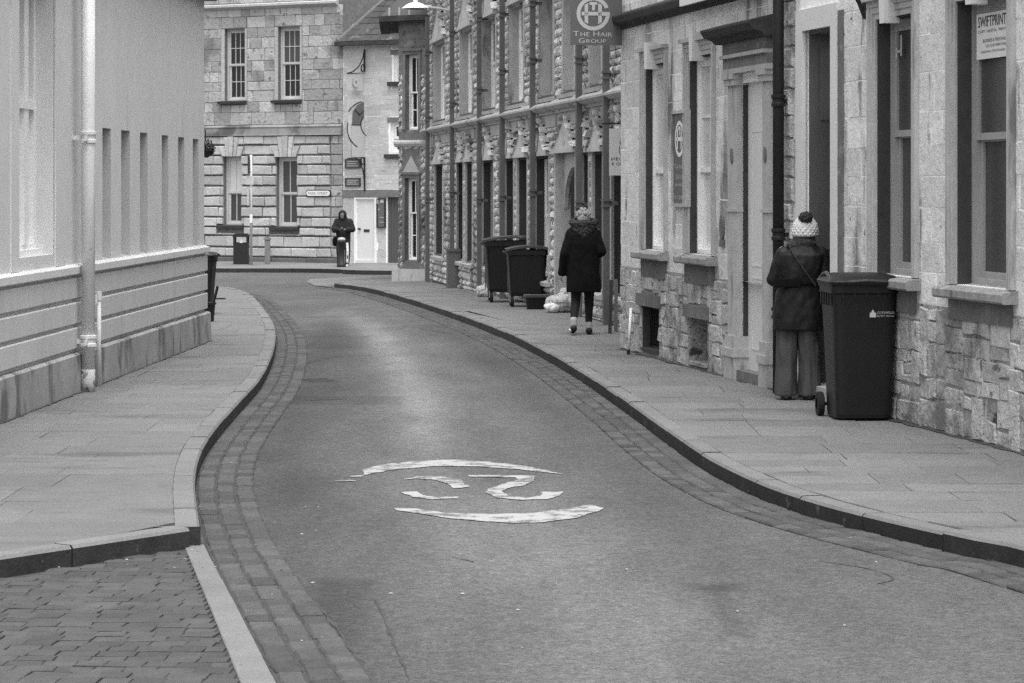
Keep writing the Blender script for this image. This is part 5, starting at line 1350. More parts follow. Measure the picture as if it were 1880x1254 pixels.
# museum banner between two iron scroll brackets
sb = XW.s(672); BWL = Wall(XW.w(sb, 0.98, 0)[:2], XW.w(sb, 0.10, 0)[:2]); dB = BWL.depth(0.4)
bn = thing('hanging_banner', 'tall pale museum banner with dark curved lines held off the limewashed wall', 'banner', BWL.w(0.5, 0, zv(290, dB)))
bz0, bz1 = zv(289, dB), zv(135, dB); s0, s1 = 0.02, 0.86
m = BWL.mb(); nseg = 10
for k in range(nseg):
    a0, a1 = k / nseg, (k + 1) / nseg; w0, w1 = 0.02 * math.sin(a0 * 6), 0.02 * math.sin(a1 * 6)
    z_0, z_1 = bz0 + (bz1 - bz0) * a0, bz0 + (bz1 - bz0) * a1
    m.add([(s0, w0, z_0), (s1, w0, z_0), (s1, w1, z_1), (s0, w1, z_1), (s0, w0 - 0.004, z_0), (s1, w0 - 0.004, z_0), (s1, w1 - 0.004, z_1), (s0, w1 - 0.004, z_1)], [(0, 1, 2, 3), (7, 6, 5, 4), (0, 3, 7, 4), (1, 5, 6, 2)])
m.build('cloth', LIMEWASH, bn)
def bq(u, v, o=0.026): return (BWL.s(u), o, zv(v, dB))
def bpoly(pts, mat, nm, o=0.026): m = BWL.mb(); m.add([bq(u, v, o) for u, v in pts], [tuple(range(len(pts)))]); return m.build(nm, mat, bn)
def barc(cu_, cv, r, a0, a1, w, mat, o=0.03, sx_=1.0):
    m = BWL.mb(); n = 14; 
    for k in range(n):
        p = [R(a0 + (a1 - a0) * (k + j) / n) for j in (0, 1)]
        m.quad(*[bq(cu_ + sx_ * rr_ * math.cos(p_), cv - rr_ * math.sin(p_), o) for p_, rr_ in ((p[0], r), (p[1], r), (p[1], r - w), (p[0], r - w))])
    return m.build('curve', mat, bn)
bpoly([(644, 230), (667, 230), (667, 288), (644, 288)], SIGNPALE, 'printed_field')
bpoly([(645, 229), (647, 204), (656, 192), (667, 186), (667, 214), (661, 222), (660, 229)], SIGNGREY, 'printed_field', 0.024)
barc(673, 224, 40, 105, 152, 2, SIGNDARK); barc(685, 229, 25, 140, 235, 2, SIGNDARK); barc(676, 236, 41, 165, 238, 2, SIGNDARK)
bpoly([(644, 228.5), (660, 228.5), (660, 230.5), (644, 230.5)], SIGNDARK, 'line', 0.031); bpoly([(650, 200), (660, 210), (659, 212), (649, 202)], SIGNDARK, 'line', 0.031); bpoly([(657, 211), (667, 202), (667, 204), (658, 213)], SIGNDARK, 'line', 0.031)
barc(652.5, 151, 9, 0, 360, 6, SIGNPALE, 0.024, 0.6)
text_px(BWL, 647, 664.5, 166, 169.6, [('CORINIUM', 1)], 0.024, SIGNGREY, bn); text_px(BWL, 647, 662, 170.8, 174.2, [('MUSEUM', 1)], 0.024, SIGNGREY, bn)
for (zc_, sgn) in ((zv(128, dB), 1), (zv(291, dB), -1)):
    m = BWL.mb(); top = zc_ + 0.62 * sgn if sgn > 0 else zc_ - 0.95
    m.tube([(0.90, 0, zc_ - 0.04 * sgn), (0.90, 0, top)], 0.028, 6)
    m.tube([(0.0, 0, zc_ - 0.12 * sgn), (0.3, 0, zc_ - 0.06 * sgn), (0.6, 0, zc_ + 0.10 * sgn), (0.8, 0, zc_ + 0.34 * sgn), (0.89, 0, zc_ + 0.6 * sgn)] if sgn > 0 else [(0.1, 0, zc_), (0.45, 0, zc_ + 0.01), (0.7, 0, zc_ - 0.14), (0.84, 0, zc_ - 0.4), (0.89, 0, zc_ - 0.7)], 0.02, 6)
    m.tube([(0.80 + 0.075 * math.cos(k * math.pi / 5), 0, zc_ + 0.06 * sgn + 0.11 * math.sin(k * math.pi / 5)) for k in range(11)], 0.018, 6)
    m.tube([(0.0, 0, zc_ + (-0.12 if sgn > 0 else 0.0)), (0.92, 0, zc_ + (-0.08 if sgn > 0 else 0.02))], 0.012, 6)
    m.build('scroll_bracket', IRON, bn)
# dark plaques, notice board
for i, (v0, v1, lab) in enumerate(((292, 309, 'upper of two dark notice plaques left of the banner bracket'), (327, 342, 'lower of two dark notice plaques left of the banner bracket'))):
    s0, s1 = XW.s(633.5, 0.03), XW.s(661.5, 0.03); dd = XW.depth(s0); z0, z1 = zv(v1, dd), zv(v0, dd)
    t = thing('notice_plaque', lab, 'sign', XW.w(s0, 0, z0), 'dark notice plaques'); m = XW.mb(); m.box((s0, -0.01, z0), (s1, 0.035, z1)); m.build('board', SIGNGREY, t)
    m = XW.mb(); frame_boxes(m, s0, s1, z0, z1, 0.02, 0.0, 0.045); m.build('frame', SIGNDARK, t)
    for k in range(3): z = z0 + (z1 - z0) * (0.22 + 0.24 * k); m = XW.mb(); m.box((s0 + 0.08, 0.034, z), (s1 - 0.08 - 0.06 * (k % 2), 0.038, z + 0.02)); m.build('text_line', SIGNPALE, t)
s0, s1 = XW.s(693.5), XW.s(709); dd = XW.depth(s0); z0, z1 = zv(418, dd), zv(364, dd)
t = thing('notice_board', 'tall dark notice board with papers right of the white door', 'notice board', XW.w(s0, 0, z0))
m = XW.mb(); m.box((s0, 0, z0), (s1, 0.05, z1)); m.build('board', SIGNGREY, t); m = XW.mb(); frame_boxes(m, s0, s1, z0, z1, 0.03, 0.0, 0.07); m.build('frame', SIGNDARK, t)
for (x, z, w, h_) in ((.12, .85, .12, .12), (.05, .60, .04, .04), (.1, .34, .28, .015), (.1, .18, .28, .015)): m = XW.mb(); m.box((s0 + x * 1.0, 0.05, z0 + (z1 - z0) * z), (min(s0 + x + w, s1 - 0.03), 0.054, z0 + (z1 - z0) * z + h_)); m.build('paper', SIGNPALE, t)
s0, s1 = XW.s(691.5), XW.s(696); m = XW.mb(); m.box((s0, 0.0, zv(374, dd)), (s1, 0.06, zv(363, dd))); tag(m.build('door_bell_box', SIGNWHITE), 'tiny white box at the top right of the white door', 'box')

# far furniture: litter bin, sign post, bollards
def far_at(u, v): x, y = gp(u, v); return x, y, gz(y)
x, y, z = far_at(443, 488.0); k = y / F
lb = thing('litter_bin', 'black square litter bin with posting slots by the far sign post', 'litter bin', (x, y, z), local=True)
w = 13.5 * k
m = MB(); m.box((-w, -w, 0.05), (w, w, 0.66)); m.build('body', IRON, lb)
m = MB()
for sx_ in (-1, 1):
    for sy_ in (-1, 1): m.box((sx_ * w - 0.05 * (sx_ > 0), sy_ * w - 0.05 * (sy_ > 0), 0.66), (sx_ * w + 0.05 * (sx_ < 0), sy_ * w + 0.05 * (sy_ < 0), 0.84))
m.build('corner_post', IRON, lb); m = MB(); m.box((-w - 0.02, -w - 0.02, 0.84), (w + 0.02, w + 0.02, 0.89)); m.prism([(-w, 0.89), (w, 0.89), (w * .8, 0.94), (-w * .8, 0.94)], 1, -w * .9, w * .9); m.build('lid', IRON, lb)
m = MB(); m.box((-0.03, -w + 0.03, 0.67), (0.07, -w + 0.04, 0.80)); m.build('label_plate', SIGNWHITE, lb); m = MB(); m.box((-w - 0.03, -w - 0.03, 0), (w + 0.03, w + 0.03, 0.05)); m.build('base', IRON, lb); m = MB(); m.box((-w + 0.06, -w + 0.06, 0.66), (w - 0.06, w - 0.06, 0.68)); m.build('liner', RUBBER, lb)
x, y, z = far_at(461, 489); k = y / F
sp_ = thing('sign_post', 'thin pale metal post with small sign plates seen edge-on by the far wall', 'sign post', (x, y, z), local=True)
m = MB(); m.tube([(0, 0, 0), (0, 0, 205 * k)], 0.04, 10); m.build('pole', GALV, sp_, smooth=True); m = MB(); m.tube([(0, 0, 80 * k), (0, 0, 96 * k)], 0.043, 10); m.build('sticker', SIGNWHITE, sp_)
for (v0, v1, u0, u1, th, mt) in ((287, 319, -5, -3, 0.3, SIGNDARK), (323, 339, -10, 4.5, 0.01, SIGNPALE), (347, 377, -6, -3.5, 0.2, SIGNPALE)):
    m = MB(); m.box((u0 * k, -0.06 - th / 2, (489 - v1) * k), (u1 * k, -0.06 + th / 2, (489 - v0) * k)); m.build('plate', mt, sp_)
x, y, z = far_at(491, 488); k = y / F
bo = thing('bollard', 'short square dark bollard beside the far sign post', 'bollard', (x, y, z), local=True)
m = MB(); m.box((-0.075, -0.075, 0), (0.075, 0.075, 0.76)); m.build('shaft', DARKST, bo); m = MB(); m.box((-0.1, -0.1, 0.76), (0.1, 0.1, 0.80)); m.prism([(-0.1, 0.80), (0.1, 0.80), (0.05, 0.85), (-0.05, 0.85)], 1, -0.09, 0.09); m.build('cap', DARKST, bo)
x, y, z = far_at(627.5, 491.5); 
bo = thing('iron_bollard', 'black cast iron bollard with pale domed cap in front of the hooded person', 'bollard', (x, y - 0.15, z), local=True)
m = MB(); m.lathe([(0.13, 0), (0.13, 0.10), (0.095, 0.13), (0.09, 0.68), (0.115, 0.70), (0.115, 0.74), (0.09, 0.76)], seg=16); m.build('shaft', IRON, bo, smooth=True); m = MB(); m.lathe([(0.09, 0.755), (0.115, 0.775), (0.11, 0.81), (0.07, 0.845), (0.0, 0.855)], seg=16); m.build('domed_cap', GREYW, bo, smooth=True)

# ---- wheelie bins
def spoke_wheel(b, x, y, z, r, w):
    seg = 18
    pr = [(r * .45, -w / 2), (r * .92, -w / 2), (r, -w / 2 + 0.008), (r, w / 2 - 0.008), (r * .92, w / 2), (r * .45, w / 2)]
    vs_ = []; fs = []
    for (rr_, a) in pr:
        for k in range(seg): an = 2 * math.pi * k / seg; vs_.append((x + a, y + rr_ * math.cos(an), z + rr_ * math.sin(an)))
    for i in range(len(pr) - 1):
        for k in range(seg): fs.append((i * seg + k, i * seg + (k + 1) % seg, (i + 1) * seg + (k + 1) % seg, (i + 1) * seg + k))
    b.add(vs_, fs)
def hub(b, x, y, z, r, w):
    vs_ = []; fs = []; seg = 14
    for (rr_, a) in ((r * .5, -w * .3), (r * .5, w * .3)):
        for k in range(seg): an = 2 * math.pi * k / seg; vs_.append((x + a, y + rr_ * math.cos(an), z + rr_ * math.sin(an)))
    for k in range(seg): fs.append((k, (k + 1) % seg, seg + (k + 1) % seg, seg + k))
    fs.append(tuple(range(seg))); fs.append(tuple(range(seg, 2 * seg))[::-1]); b.add(vs_, fs)
def wheelie_bin(root, w, dp, h):
    """front towards -y, wheels and handle at +y"""
    hw, hd = w / 2, dp / 2; P = 9
    m = MB(); m.loft([(0, 0.0, 0.02, hw * .80, hd * .70, P), (0, 0.0, 0.05, hw * .82, hd * .72, P), (0, 0.0, h * .55, hw * .89, hd * .84, P), (0, 0.0, h * .86, hw * .95, hd * .93, P), (0, 0, h * .87, hw * 1.0, hd * .98, P), (0, 0, h * .925, hw * 1.0, hd * .98, P)], 44)
    body = m.build('body', PLASTIC, root)
    for k in range(-2, 3): MB().box((-hw * .97 - 0.004, k * dp * .16 - 0.012, h * .78), (-hw * .90, k * dp * .16 + 0.012, h * .872)).build('rib', PLASTIC, body)
    for k in range(-2, 3): MB().box((k * w * .17 - 0.01, -hd * .96, h * .835), (k * w * .17 + 0.01, -hd * .88, h * .872)).build('rib', PLASTIC, body)
    m = MB(); m.loft([(0, -0.01, h * .925, hw * 1.06, hd * 1.07, P), (0, -0.01, h * .945, hw * 1.08, hd * 1.09, P), (0, -0.01, h * .955, hw * 1.05, hd * 1.05, P), (0, 0.0, h * .985, hw * .92, hd * .90, 6), (0, 0.02, h * .997, hw * .7, hd * .68, 5)], 44); lid = m.build('lid', PLASTICW if False else PLASTIC, root)
    m = MB(); m.tube([(-hw * .99, -hd * .75, h * .95), (-hw * .97, -hd * .35, h * .985), (-hw * .95, 0.0, h * 1.0), (-hw * .95, hd * .4, h * .99), (-hw * .97, hd * .85, h * .95)], 0.016, 8); m.tube([(-hw * .6, -hd * 1.05, h * .945), (0, -hd * 1.1, h * .955), (hw * .6, -hd * 1.05, h * .945)], 0.014, 8); m.build('lid_rim', PLASTICW, lid)
    m = MB(); m.tube([(-hw * .9, hd * 1.02, h * .90), (-hw * .9, hd * 1.22, h * .925), (hw * .9, hd * 1.22, h * .925), (hw * .9, hd * 1.02, h * .90)], 0.018, 8); m.build('handle', PLASTIC, root)
    m = MB(); m.tube([(-hw * .95, hd * .80, 0.10), (hw * .95, hd * .80, 0.10)], 0.014, 8); m.build('axle', RUBBER, root)
    for sg in (-1, 1):
        m = MB(); spoke_wheel(m, sg * hw * .97, hd * .80, 0.10, 0.10, 0.05); wh = m.build('wheel', RUBBER, root); m = MB(); hub(m, sg * hw * .97, hd * .80, 0.10, 0.10, 0.05); m.build('hub', PLASTICW, wh)
x, y = gp(1577, 774)
nb = thing('wheelie_bin', 'large dark wheelie bin with a white council mark standing on the right pavement', 'wheelie bin', (x + 0.035, y + 0.29, 0), rz=R(4), local=True)
wheelie_bin(nb, 0.55, 0.64, 1.17)
# council mark on the front: little house symbol and two lines of letters
hd_ = 0.32 * 0.885; zc_ = 0.825
P0 = Vector((0.03, -hd_ - 0.012, zc_))
m = MB(); q = [(0.0, 0), (0.05, 0), (0.05, 0.035), (0.04, 0.037), (0.025, 0.065), (0.010, 0.037), (0, 0.035)]
m.add([(P0.x + a, P0.y, P0.z + c) for a, c in q], [tuple(range(len(q)))]); m.build('house_symbol', SIGNPALE, nb)
text_on((P0.x + 0.06, P0.y, P0.z + 0.028), (1, 0, 0), UPV, [('COTSWOLD', 1)], 0.135, 0.018, SIGNPALE, nb); text_on((P0.x + 0.06, P0.y, P0.z + 0.004), (1, 0, 0), UPV, [('DISTRICT COUNCIL', 1)], 0.135, 0.014, SIGNPALE, nb)
# second container beside the wall
x, y = gp(1656, 762)
bx = thing('black_crate', 'black upright crate squeezed between the wheelie bin and the wall', 'crate', (nwall_x(22.45) - 0.12, 22.45, 0), local=True)
m = MB(); m.loft([(0, 0, 0, 0.085, 0.2, 8), (0, 0, 0.45, 0.10, 0.225, 8)], 28); m.build('body', PLASTIC, bx); m = MB(); m.loft([(0, 0, 0.45, 0.11, 0.235, 8), (0, 0, 0.485, 0.11, 0.235, 8)], 28); m.build('rim', PLASTIC, bx)

def container(root, w, dp, h, tilt=0.0):
    hw, hd = w / 2, dp / 2; P = 10; z0 = 0.17
    m = MB(); m.loft([(0, 0, z0, hw * .80, hd * .82, P), (0, 0, z0 + 0.06, hw * .84, hd * .86, P), (0, 0, h * .80, hw * .95, hd * .96, P), (0, 0, h * .81, hw * 1.0, hd * 1.0, P), (0, 0, h * .88, hw * 1.0, hd * 1.0, P)], 44); body = m.build('body', PLASTIC, root)
    m = MB(); n = 8
    for k in range(n):
        a0, a1 = -1 + 2 * k / n, -1 + 2 * (k + 1) / n
        f_ = lambda a: h * .895 + (1 - a * a) * 0.045 + tilt * (a + 1)
        m.add([(a0 * hw * 1.04, -hd * 1.04, f_(a0)), (a1 * hw * 1.04, -hd * 1.04, f_(a1)), (a1 * hw * 1.04, hd * 1.04, f_(a1)), (a0 * hw * 1.04, hd * 1.04, f_(a0)),
               (a0 * hw * 1.04, -hd * 1.04, f_(a0) - 0.035), (a1 * hw * 1.04, -hd * 1.04, f_(a1) - 0.035)], [(0, 1, 2, 3), (4, 5, 1, 0)])
    m.build('lid', PLASTICW, root)
    m = MB()
    for k in range(5): x_ = (-0.8 + 0.4 * k) * hw; m.box((x_ - 0.015, -hd * 1.03, h * .80), (x_ + 0.015, -hd * .99, h * .875))
    m.tube([(-hw * 1.03, -hd * .8, h * .84), (-hw * 1.09, -hd * .8, h * .85), (-hw * 1.09, hd * .8, h * .85), (-hw * 1.03, hd * .8, h * .84)], 0.016, 6); m.build('grab_rail', PLASTIC, root)
    m = MB(); m.box((-hw * .97, -hd * .99, z0 + 0.05), (-hw * .93, -hd * .90, h * .80)); m.build('corner_strip', PLASTICW, root)
    for sx_ in (-1, 1):
        for sy_ in (-1, 1):
            m = MB(); spoke_wheel(m, sx_ * hw * .72, sy_ * hd * .72, 0.085, 0.085, 0.05); c_ = m.build('castor', RUBBER, root)
            m = MB(); m.box((sx_ * hw * .72 - 0.04, sy_ * hd * .72 - 0.03, 0.08), (sx_ * hw * .72 - 0.032, sy_ * hd * .72 + 0.03, z0 + 0.01)); m.box((sx_ * hw * .72 + 0.032, sy_ * hd * .72 - 0.03, 0.08), (sx_ * hw * .72 + 0.04, sy_ * hd * .72 + 0.03, z0 + 0.01)); m.build('castor_fork', GALV, c_)
x0, y0 = gp(967, 564)
t = thing('waste_container', 'front black four-wheeled waste container beside the walking woman', 'waste bin', (x0, y0 + 0.42, gz(y0)), 'four-wheeled waste containers', rz=R(2), local=True); container(t, 0.66, 0.80, 1.02, 0.012)
x1, y1 = gp(937, 556)
t = thing('waste_container', 'rear black four-wheeled waste container, larger and partly hidden', 'waste bin', (x1, y1 + 0.55, gz(y1)), 'four-wheeled waste containers', rz=R(3), local=True); container(t, 0.92, 0.95, 1.16, 0.02)
x, y = gp(986, 570)
t = thing('recycling_box', 'low black recycling box in front of the waste containers', 'recycling box', (x, y + 0.12, gz(y)), rz=R(3), local=True)
m = MB(); m.loft([(0, 0, 0, 0.155, 0.12, 8), (0, 0, 0.2, 0.185, 0.15, 8)], 28); m.build('body', PLASTIC, t); m = MB(); m.loft([(0, 0, 0.2, 0.205, 0.17, 8), (0, 0, 0.235, 0.205, 0.17, 8), (0, 0, 0.24, 0.19, 0.155, 8)], 28); m.build('rim', PLASTICW, t)
# rubbish bags
BAG = M('pale_plastic_bag', 0.42, 0.45, [(5, 5, 0.25, S1)], bump=[(12, 0.8, 0.04)], stains=[(7, 0.6, 0.7, 0.2, S1)])
def sack(name, label, x, y, z, rx, ry, rz_, sd, group, mat):
    random.seed(sd); m = MB(); m.ball((0, 0, rz_ * .86), rx, ry, rz_, 28, 18)
    vs_ = []
    for p in m.v:
        v = Vector(p); n_ = mnoise.noise(v * 7 + Vector((sd, 0, 0))) * 0.055 + abs(mnoise.noise(v * 16 + Vector((0, sd, 0)))) * 0.03
        d_ = (v - Vector((0, 0, rz_ * .86))); v = v + d_.normalized() * n_; v.z = max(v.z, 0.0); vs_.append(tuple(v))
    m.v = vs_; rt = thing(name, label, 'bag', (x, y, z), group, local=True); m.build('sack', mat, rt, smooth=False)
    m = MB(); m.tube([(0, 0, rz_ * 1.7), (0.02, 0, rz_ * 1.86), (0.06, 0.02, rz_ * 2.05)], [0.05, 0.022, 0.05], 8); m.build('tied_neck', mat, rt)
xb, yb = gp(1040, 576)
sack('rubbish_bag', 'pale rubbish bag on the ground left of the walking woman', xb - 0.06, yb + 0.1, 0, 0.24, 0.19, 0.15, 1, 'pale rubbish bags', BAG)
sack('rubbish_bag', 'pale rubbish bag lying on top of the others behind the walking woman', xb + 0.08, yb + 0.25, 0.16, 0.20, 0.17, 0.11, 2, 'pale rubbish bags', BAG)
sack('rubbish_bag', 'small white bag at the foot of the pile near the recycling box', xb - 0.22, yb - 0.02, 0, 0.11, 0.10, 0.075, 5, 'pale rubbish bags', SIGNWHITE)
sack('rubbish_bag', 'small crumpled pale bag behind the rear waste container', gp(886, 545)[0], gp(886, 545)[1], gz(gp(886, 545)[1]), 0.12, 0.12, 0.10, 8, 'pale rubbish bags', BAG)
# boards leaning by the salon corner, pale pole, caddy and bin on the left
TIMB = M('dark_timber', 0.05, 0.8, [(6, 4, 0.2, (1, 1, 0.2))])
for (ua, va, ub, vb, mt, lab) in ((1120, 612, 1123, 514, TIMB, 'narrow black board standing just beyond the salon corner'), (1131, 609, 1131.5, 513, M('grey_timber', 0.14, 0.8, [(6, 4, 0.2, (1, 1, 0.2))]), 'narrow grey board standing against the salon corner')):
    x, y = gp(ua, va); zt = zv(vb, y); xt = xu(ub, y)
    m = MB(); m.add([(x - 0.022, y, 0), (x + 0.022, y, 0), (x + 0.022, y + 0.08, 0), (x - 0.022, y + 0.08, 0), (xt - 0.022, y + 0.05, zt), (xt + 0.022, y + 0.05, zt), (xt + 0.022, y + 0.13, zt - 0.01), (xt - 0.022, y + 0.13, zt - 0.01)],
          [(0, 3, 2, 1), (4, 5, 6, 7), (0, 1, 5, 4), (1, 2, 6, 5), (2, 3, 7, 6), (3, 0, 4, 7)])
    tag(m.build('leaning_board', mt), lab, 'board', 'boards by the salon corner')
x, y = gp(1154, 651); xt = xu(1159, y); zt = zv(566, y)
t = thing('white_pole', 'short white plastic pole with a black foot leaning at the salon corner', 'pole', (x, y, 0))
m = MB(); m.tube([(x, y, 0.05), (xt, y + 0.06, zt)], 0.016, 10); m.build('pole', SIGNWHITE, t, smooth=True); m = MB(); m.tube([(x - 0.002, y - 0.004, 0.0), (x, y, 0.055)], 0.02, 10); m.build('foot', RUBBER, t)
yb = 40.2; t = thing('wheelie_bin', 'dark wheelie bin half hidden behind the corner of the rendered building', 'wheelie bin', (xu(366, yb), yb, gz(yb)), rz=R(86), local=True); wheelie_bin(t, 0.46, 0.5, 0.93)
x, y = gp(383, 591); t = thing('food_caddy', 'small black food caddy with raised handle at the corner of the rendered building', 'caddy', (x, y + 0.08, gz(y)), local=True)
m = MB(); m.loft([(0, 0, 0, 0.06, 0.06, 8), (0, 0, 0.25, 0.08, 0.08, 8)], 24); m.build('body', PLASTIC, t); m = MB(); m.loft([(0, 0, 0.235, 0.09, 0.09, 8), (0, 0, 0.268, 0.09, 0.09, 8)], 24); m.build('rim', PLASTIC, t)
m = MB(); m.tube([(0.055, 0, 0.25), (0.09, 0, 0.38), (0.115, 0, 0.49)], 0.02, 8); m.build('handle', PLASTIC, t)
x, y = gp(405, 549.5); m = MB()
n = 18
for k in range(n):
    a0, a1 = 2 * math.pi * k / n, 2 * math.pi * (k + 1) / n
    m.add([(x + r_ * math.cos(a), y + r_ * math.sin(a), gz(y) + h_) for (a, r_, h_) in ((a0, .085, .004), (a1, .085, .004), (a1, .085, .022), (a0, .085, .022), (a0, .06, .022), (a1, .06, .022), (a1, .06, .002), (a0, .06, .002))], [(0, 1, 2, 3), (3, 2, 5, 4), (4, 5, 6, 7)])
m.build('stopcock_cover', KERBFACE, pav_l)
# hanging basket on the far end wall of the rendered building
yb = 34.2; c = Vector((xu(377, yb), yb, zv(272, yb)))
t = thing('hanging_basket', 'dark hanging plant basket peeping past the rendered building corner', 'hanging basket', tuple(c))
LEAF = M('dark_leaves', 0.03, 0.7, var=0.5)
m = MB(); m.lathe([(0.03, -0.12), (0.09, -0.08), (0.11, 0.0)], tuple(c), 14); m.build('basket', IRON, t)
random.seed(3); m = MB()
for k in range(260):
    v = Vector((random.gauss(0, 1), random.gauss(0, 1), random.gauss(0, 1))).normalized() * random.uniform(0.07, 0.13); v.z *= 0.9; p = c + v; a = Vector((random.gauss(0, 1), random.gauss(0, 1), random.gauss(0, 1))).normalized() * 0.025; b2 = a.cross(v).normalized() * 0.012
    m.add([tuple(p - a), tuple(p + b2), tuple(p + a), tuple(p - b2)], [(0, 1, 2, 3)])
m.build('foliage', LEAF, t, kind='stuff')
m = MB(); m.tube([(c.x, c.y, c.z + 0.08), (c.x, c.y, c.z + 0.22), (c.x - 0.3, c.y - 0.3, c.z + 0.24), (lwall_x(33) - 0.3, 33.0, c.z + 0.24)], 0.01, 6); m.build('bracket', IRON, t)

# ================================================================== PEOPLE
SKIN = M('skin', 0.36, 0.6, [(30, 3, 0.05, S1)])
CLOTHBLACK = M('black_wool', 0.006, 0.95, [(40, 4, 0.3, S1)], spec=0.15, bump=[(120, 0.3, 0.004)])
LEATHER = M('dark_leather', 0.009, 0.55, [(5, 4, 0.2, S1)], spec=0.3, bump=[(30, 0.25, 0.01)])
LEGGING = M('black_leggings', 0.010, 0.8, [(20, 3, 0.2, S1)])
TWEED = M('grey_wool_trousers', 0.07, 0.95, [(12, 4, 0.15, (1, 1, 0.4)), (160, 3, 0.25, S1)], bump=[(150, 0.3, 0.003)])
KNIT = M('pale_knit', 0.58, 0.95, [(30, 4, 0.15, S1)], bump=[(40, 0.6, 0.01)])
FUR = M('dark_fur', 0.05, 0.95, [(60, 4, 0.4, S1)], bump=[(60, 1.0, 0.03)])
HAIRGREY = M('fair_hair', 0.26, 0.7, [(40, 4, 0.35, S1)], bump=[(50, 0.8, 0.02)])
HAIRDARK = M('dark_hair', 0.03, 0.6, [(40, 4, 0.3, S1)], bump=[(50, 0.8, 0.02)])
KNIT2 = M('pale_sock', 0.40, 0.9)
SHOE = M('trainer_dark', 0.012, 0.6); SHOEWHITE = M('trainer_white', 0.7, 0.6); HOOD = M('black_hoodie', 0.012, 0.9, [(10, 4, 0.25, S1)], bump=[(20, 0.4, 0.01)])
DENIM = M('dark_jogging_trousers', 0.02, 0.9, [(10, 4, 0.2, S1)])

def fuse(mb, name, mat, parent, voxel=0.012, folds=0.0, fscale=9.0, smooth_it=2, stretch=(1, 1, 0.45)):
    """merge overlapping shapes into one continuous surface"""
    me = mb.mesh(name, mat); o = bpy.data.objects.new('fuse_tmp', me); COL.objects.link(o)
    rm = o.modifiers.new('r', 'REMESH'); rm.mode = 'VOXEL'; rm.voxel_size = voxel
    sm = o.modifiers.new('s', 'SMOOTH'); sm.factor = 0.5; sm.iterations = smooth_it
    dg = bpy.context.evaluated_depsgraph_get(); dg.update()
    ne = bpy.data.meshes.new_from_object(o.evaluated_get(dg)); ne.name = name
    bpy.data.objects.remove(o)
    if not ne.materials: ne.materials.append(mat)
    if folds:
        ns = [v.normal.copy() for v in ne.vertices]
        for v, n in zip(ne.vertices, ns):
            c = v.co; q = Vector((c.x * fscale * stretch[0], c.y * fscale * stretch[1], c.z * fscale * stretch[2]))
            v.co = c + n * (mnoise.noise(q) * folds + mnoise.noise(q * 2.3) * folds * 0.45)
    ne.polygons.foreach_set('use_smooth', [True] * len(ne.polygons)); ne.update()
    return link(name, ne, parent)
def limb(b, pts, rs, seg=14):
    """tapered limb with round joints"""
    P = [Vector(p) for p in pts]
    for i in range(len(P) - 1):
        n = 4; ps = [P[i].lerp(P[i + 1], k / n) for k in range(n + 1)]; rr = [rs[i] + (rs[i + 1] - rs[i]) * k / n for k in range(n + 1)]
        b.tube([tuple(p) for p in ps], rr, seg)
    for p, r in zip(P, rs): b.ball(tuple(p), r, nu=seg, nv=8)
def hand(b, wrist, tip_dir, palm_n, side, curl=0.5, s=1.0):
    """palm, four unequal bent fingers and a thumb from the side of the palm"""
    w = Vector(wrist); d_ = Vector(tip_dir).normalized(); n_ = Vector(palm_n); n_ = (n_ - d_ * n_.dot(d_)).normalized(); x_ = d_.cross(n_).normalized() * side
    limb(b, [w, w + d_ * 0.045 * s, w + d_ * 0.085 * s], [0.026 * s, 0.030 * s, 0.028 * s], 10)
    for k, (ln) in enumerate((0.070, 0.078, 0.072, 0.056)):
        base = w + d_ * 0.085 * s + x_ * (0.028 - 0.0187 * k) * s
        j1 = base + (d_ * math.cos(curl) + n_ * math.sin(curl)) * ln * .45 * s; j2 = j1 + (d_ * math.cos(curl * 2) + n_ * math.sin(curl * 2)) * ln * .32 * s; j3 = j2 + (d_ * math.cos(curl * 2.7) + n_ * math.sin(curl * 2.7)) * ln * .25 * s
        limb(b, [base - d_ * 0.02 * s, base, j1, j2, j3], [0.010 * s, 0.0095 * s, 0.009 * s, 0.0085 * s, 0.0075 * s], 8)
    t0 = w + d_ * 0.03 * s + x_ * 0.022 * s; t1 = t0 + (x_ * .75 + d_ * .55 + n_ * .2).normalized() * 0.04 * s; t2 = t1 + (x_ * .25 + d_ * .8 + n_ * .45).normalized() * 0.03 * s
    limb(b, [t0, t1, t2], [0.013 * s, 0.011 * s, 0.009 * s], 8)
def head(b, c, s=1.0, face=(0, 1, 0)):
    """skull, jaw, nose, brow, lips and ears; face looks along +y by default"""
    c = Vector(c); f = Vector(face).normalized(); up = Vector((0, 0, 1)); up = (up - f * up.dot(f)).normalized(); r = f.cross(up)
    P = lambda a, e, g: tuple(c + r * a * s + f * e * s + up * g * s)
    b.ball(P(0, -0.012, 0.03), 0.076 * s, 0.092 * s, 0.085 * s, 18, 12); b.ball(P(0, 0.02, -0.02), 0.064 * s, 0.072 * s, 0.085 * s, 16, 10)
    b.ball(P(0, 0.05, -0.085), 0.032 * s, 0.032 * s, 0.026 * s); b.ball(P(0, 0.098, -0.012), 0.013 * s, 0.018 * s, 0.018 * s); b.ball(P(0, 0.09, 0.012), 0.009 * s, 0.012 * s, 0.024 * s)
    b.ball(P(0, 0.082, -0.048), 0.022 * s, 0.012 * s, 0.009 * s)
    for sg in (-1, 1): b.ball(P(sg * 0.078, -0.005, -0.005), 0.010 * s, 0.020 * s, 0.030 * s); b.ball(P(sg * 0.03, 0.078, 0.028), 0.022 * s, 0.012 * s, 0.009 * s)
    return P
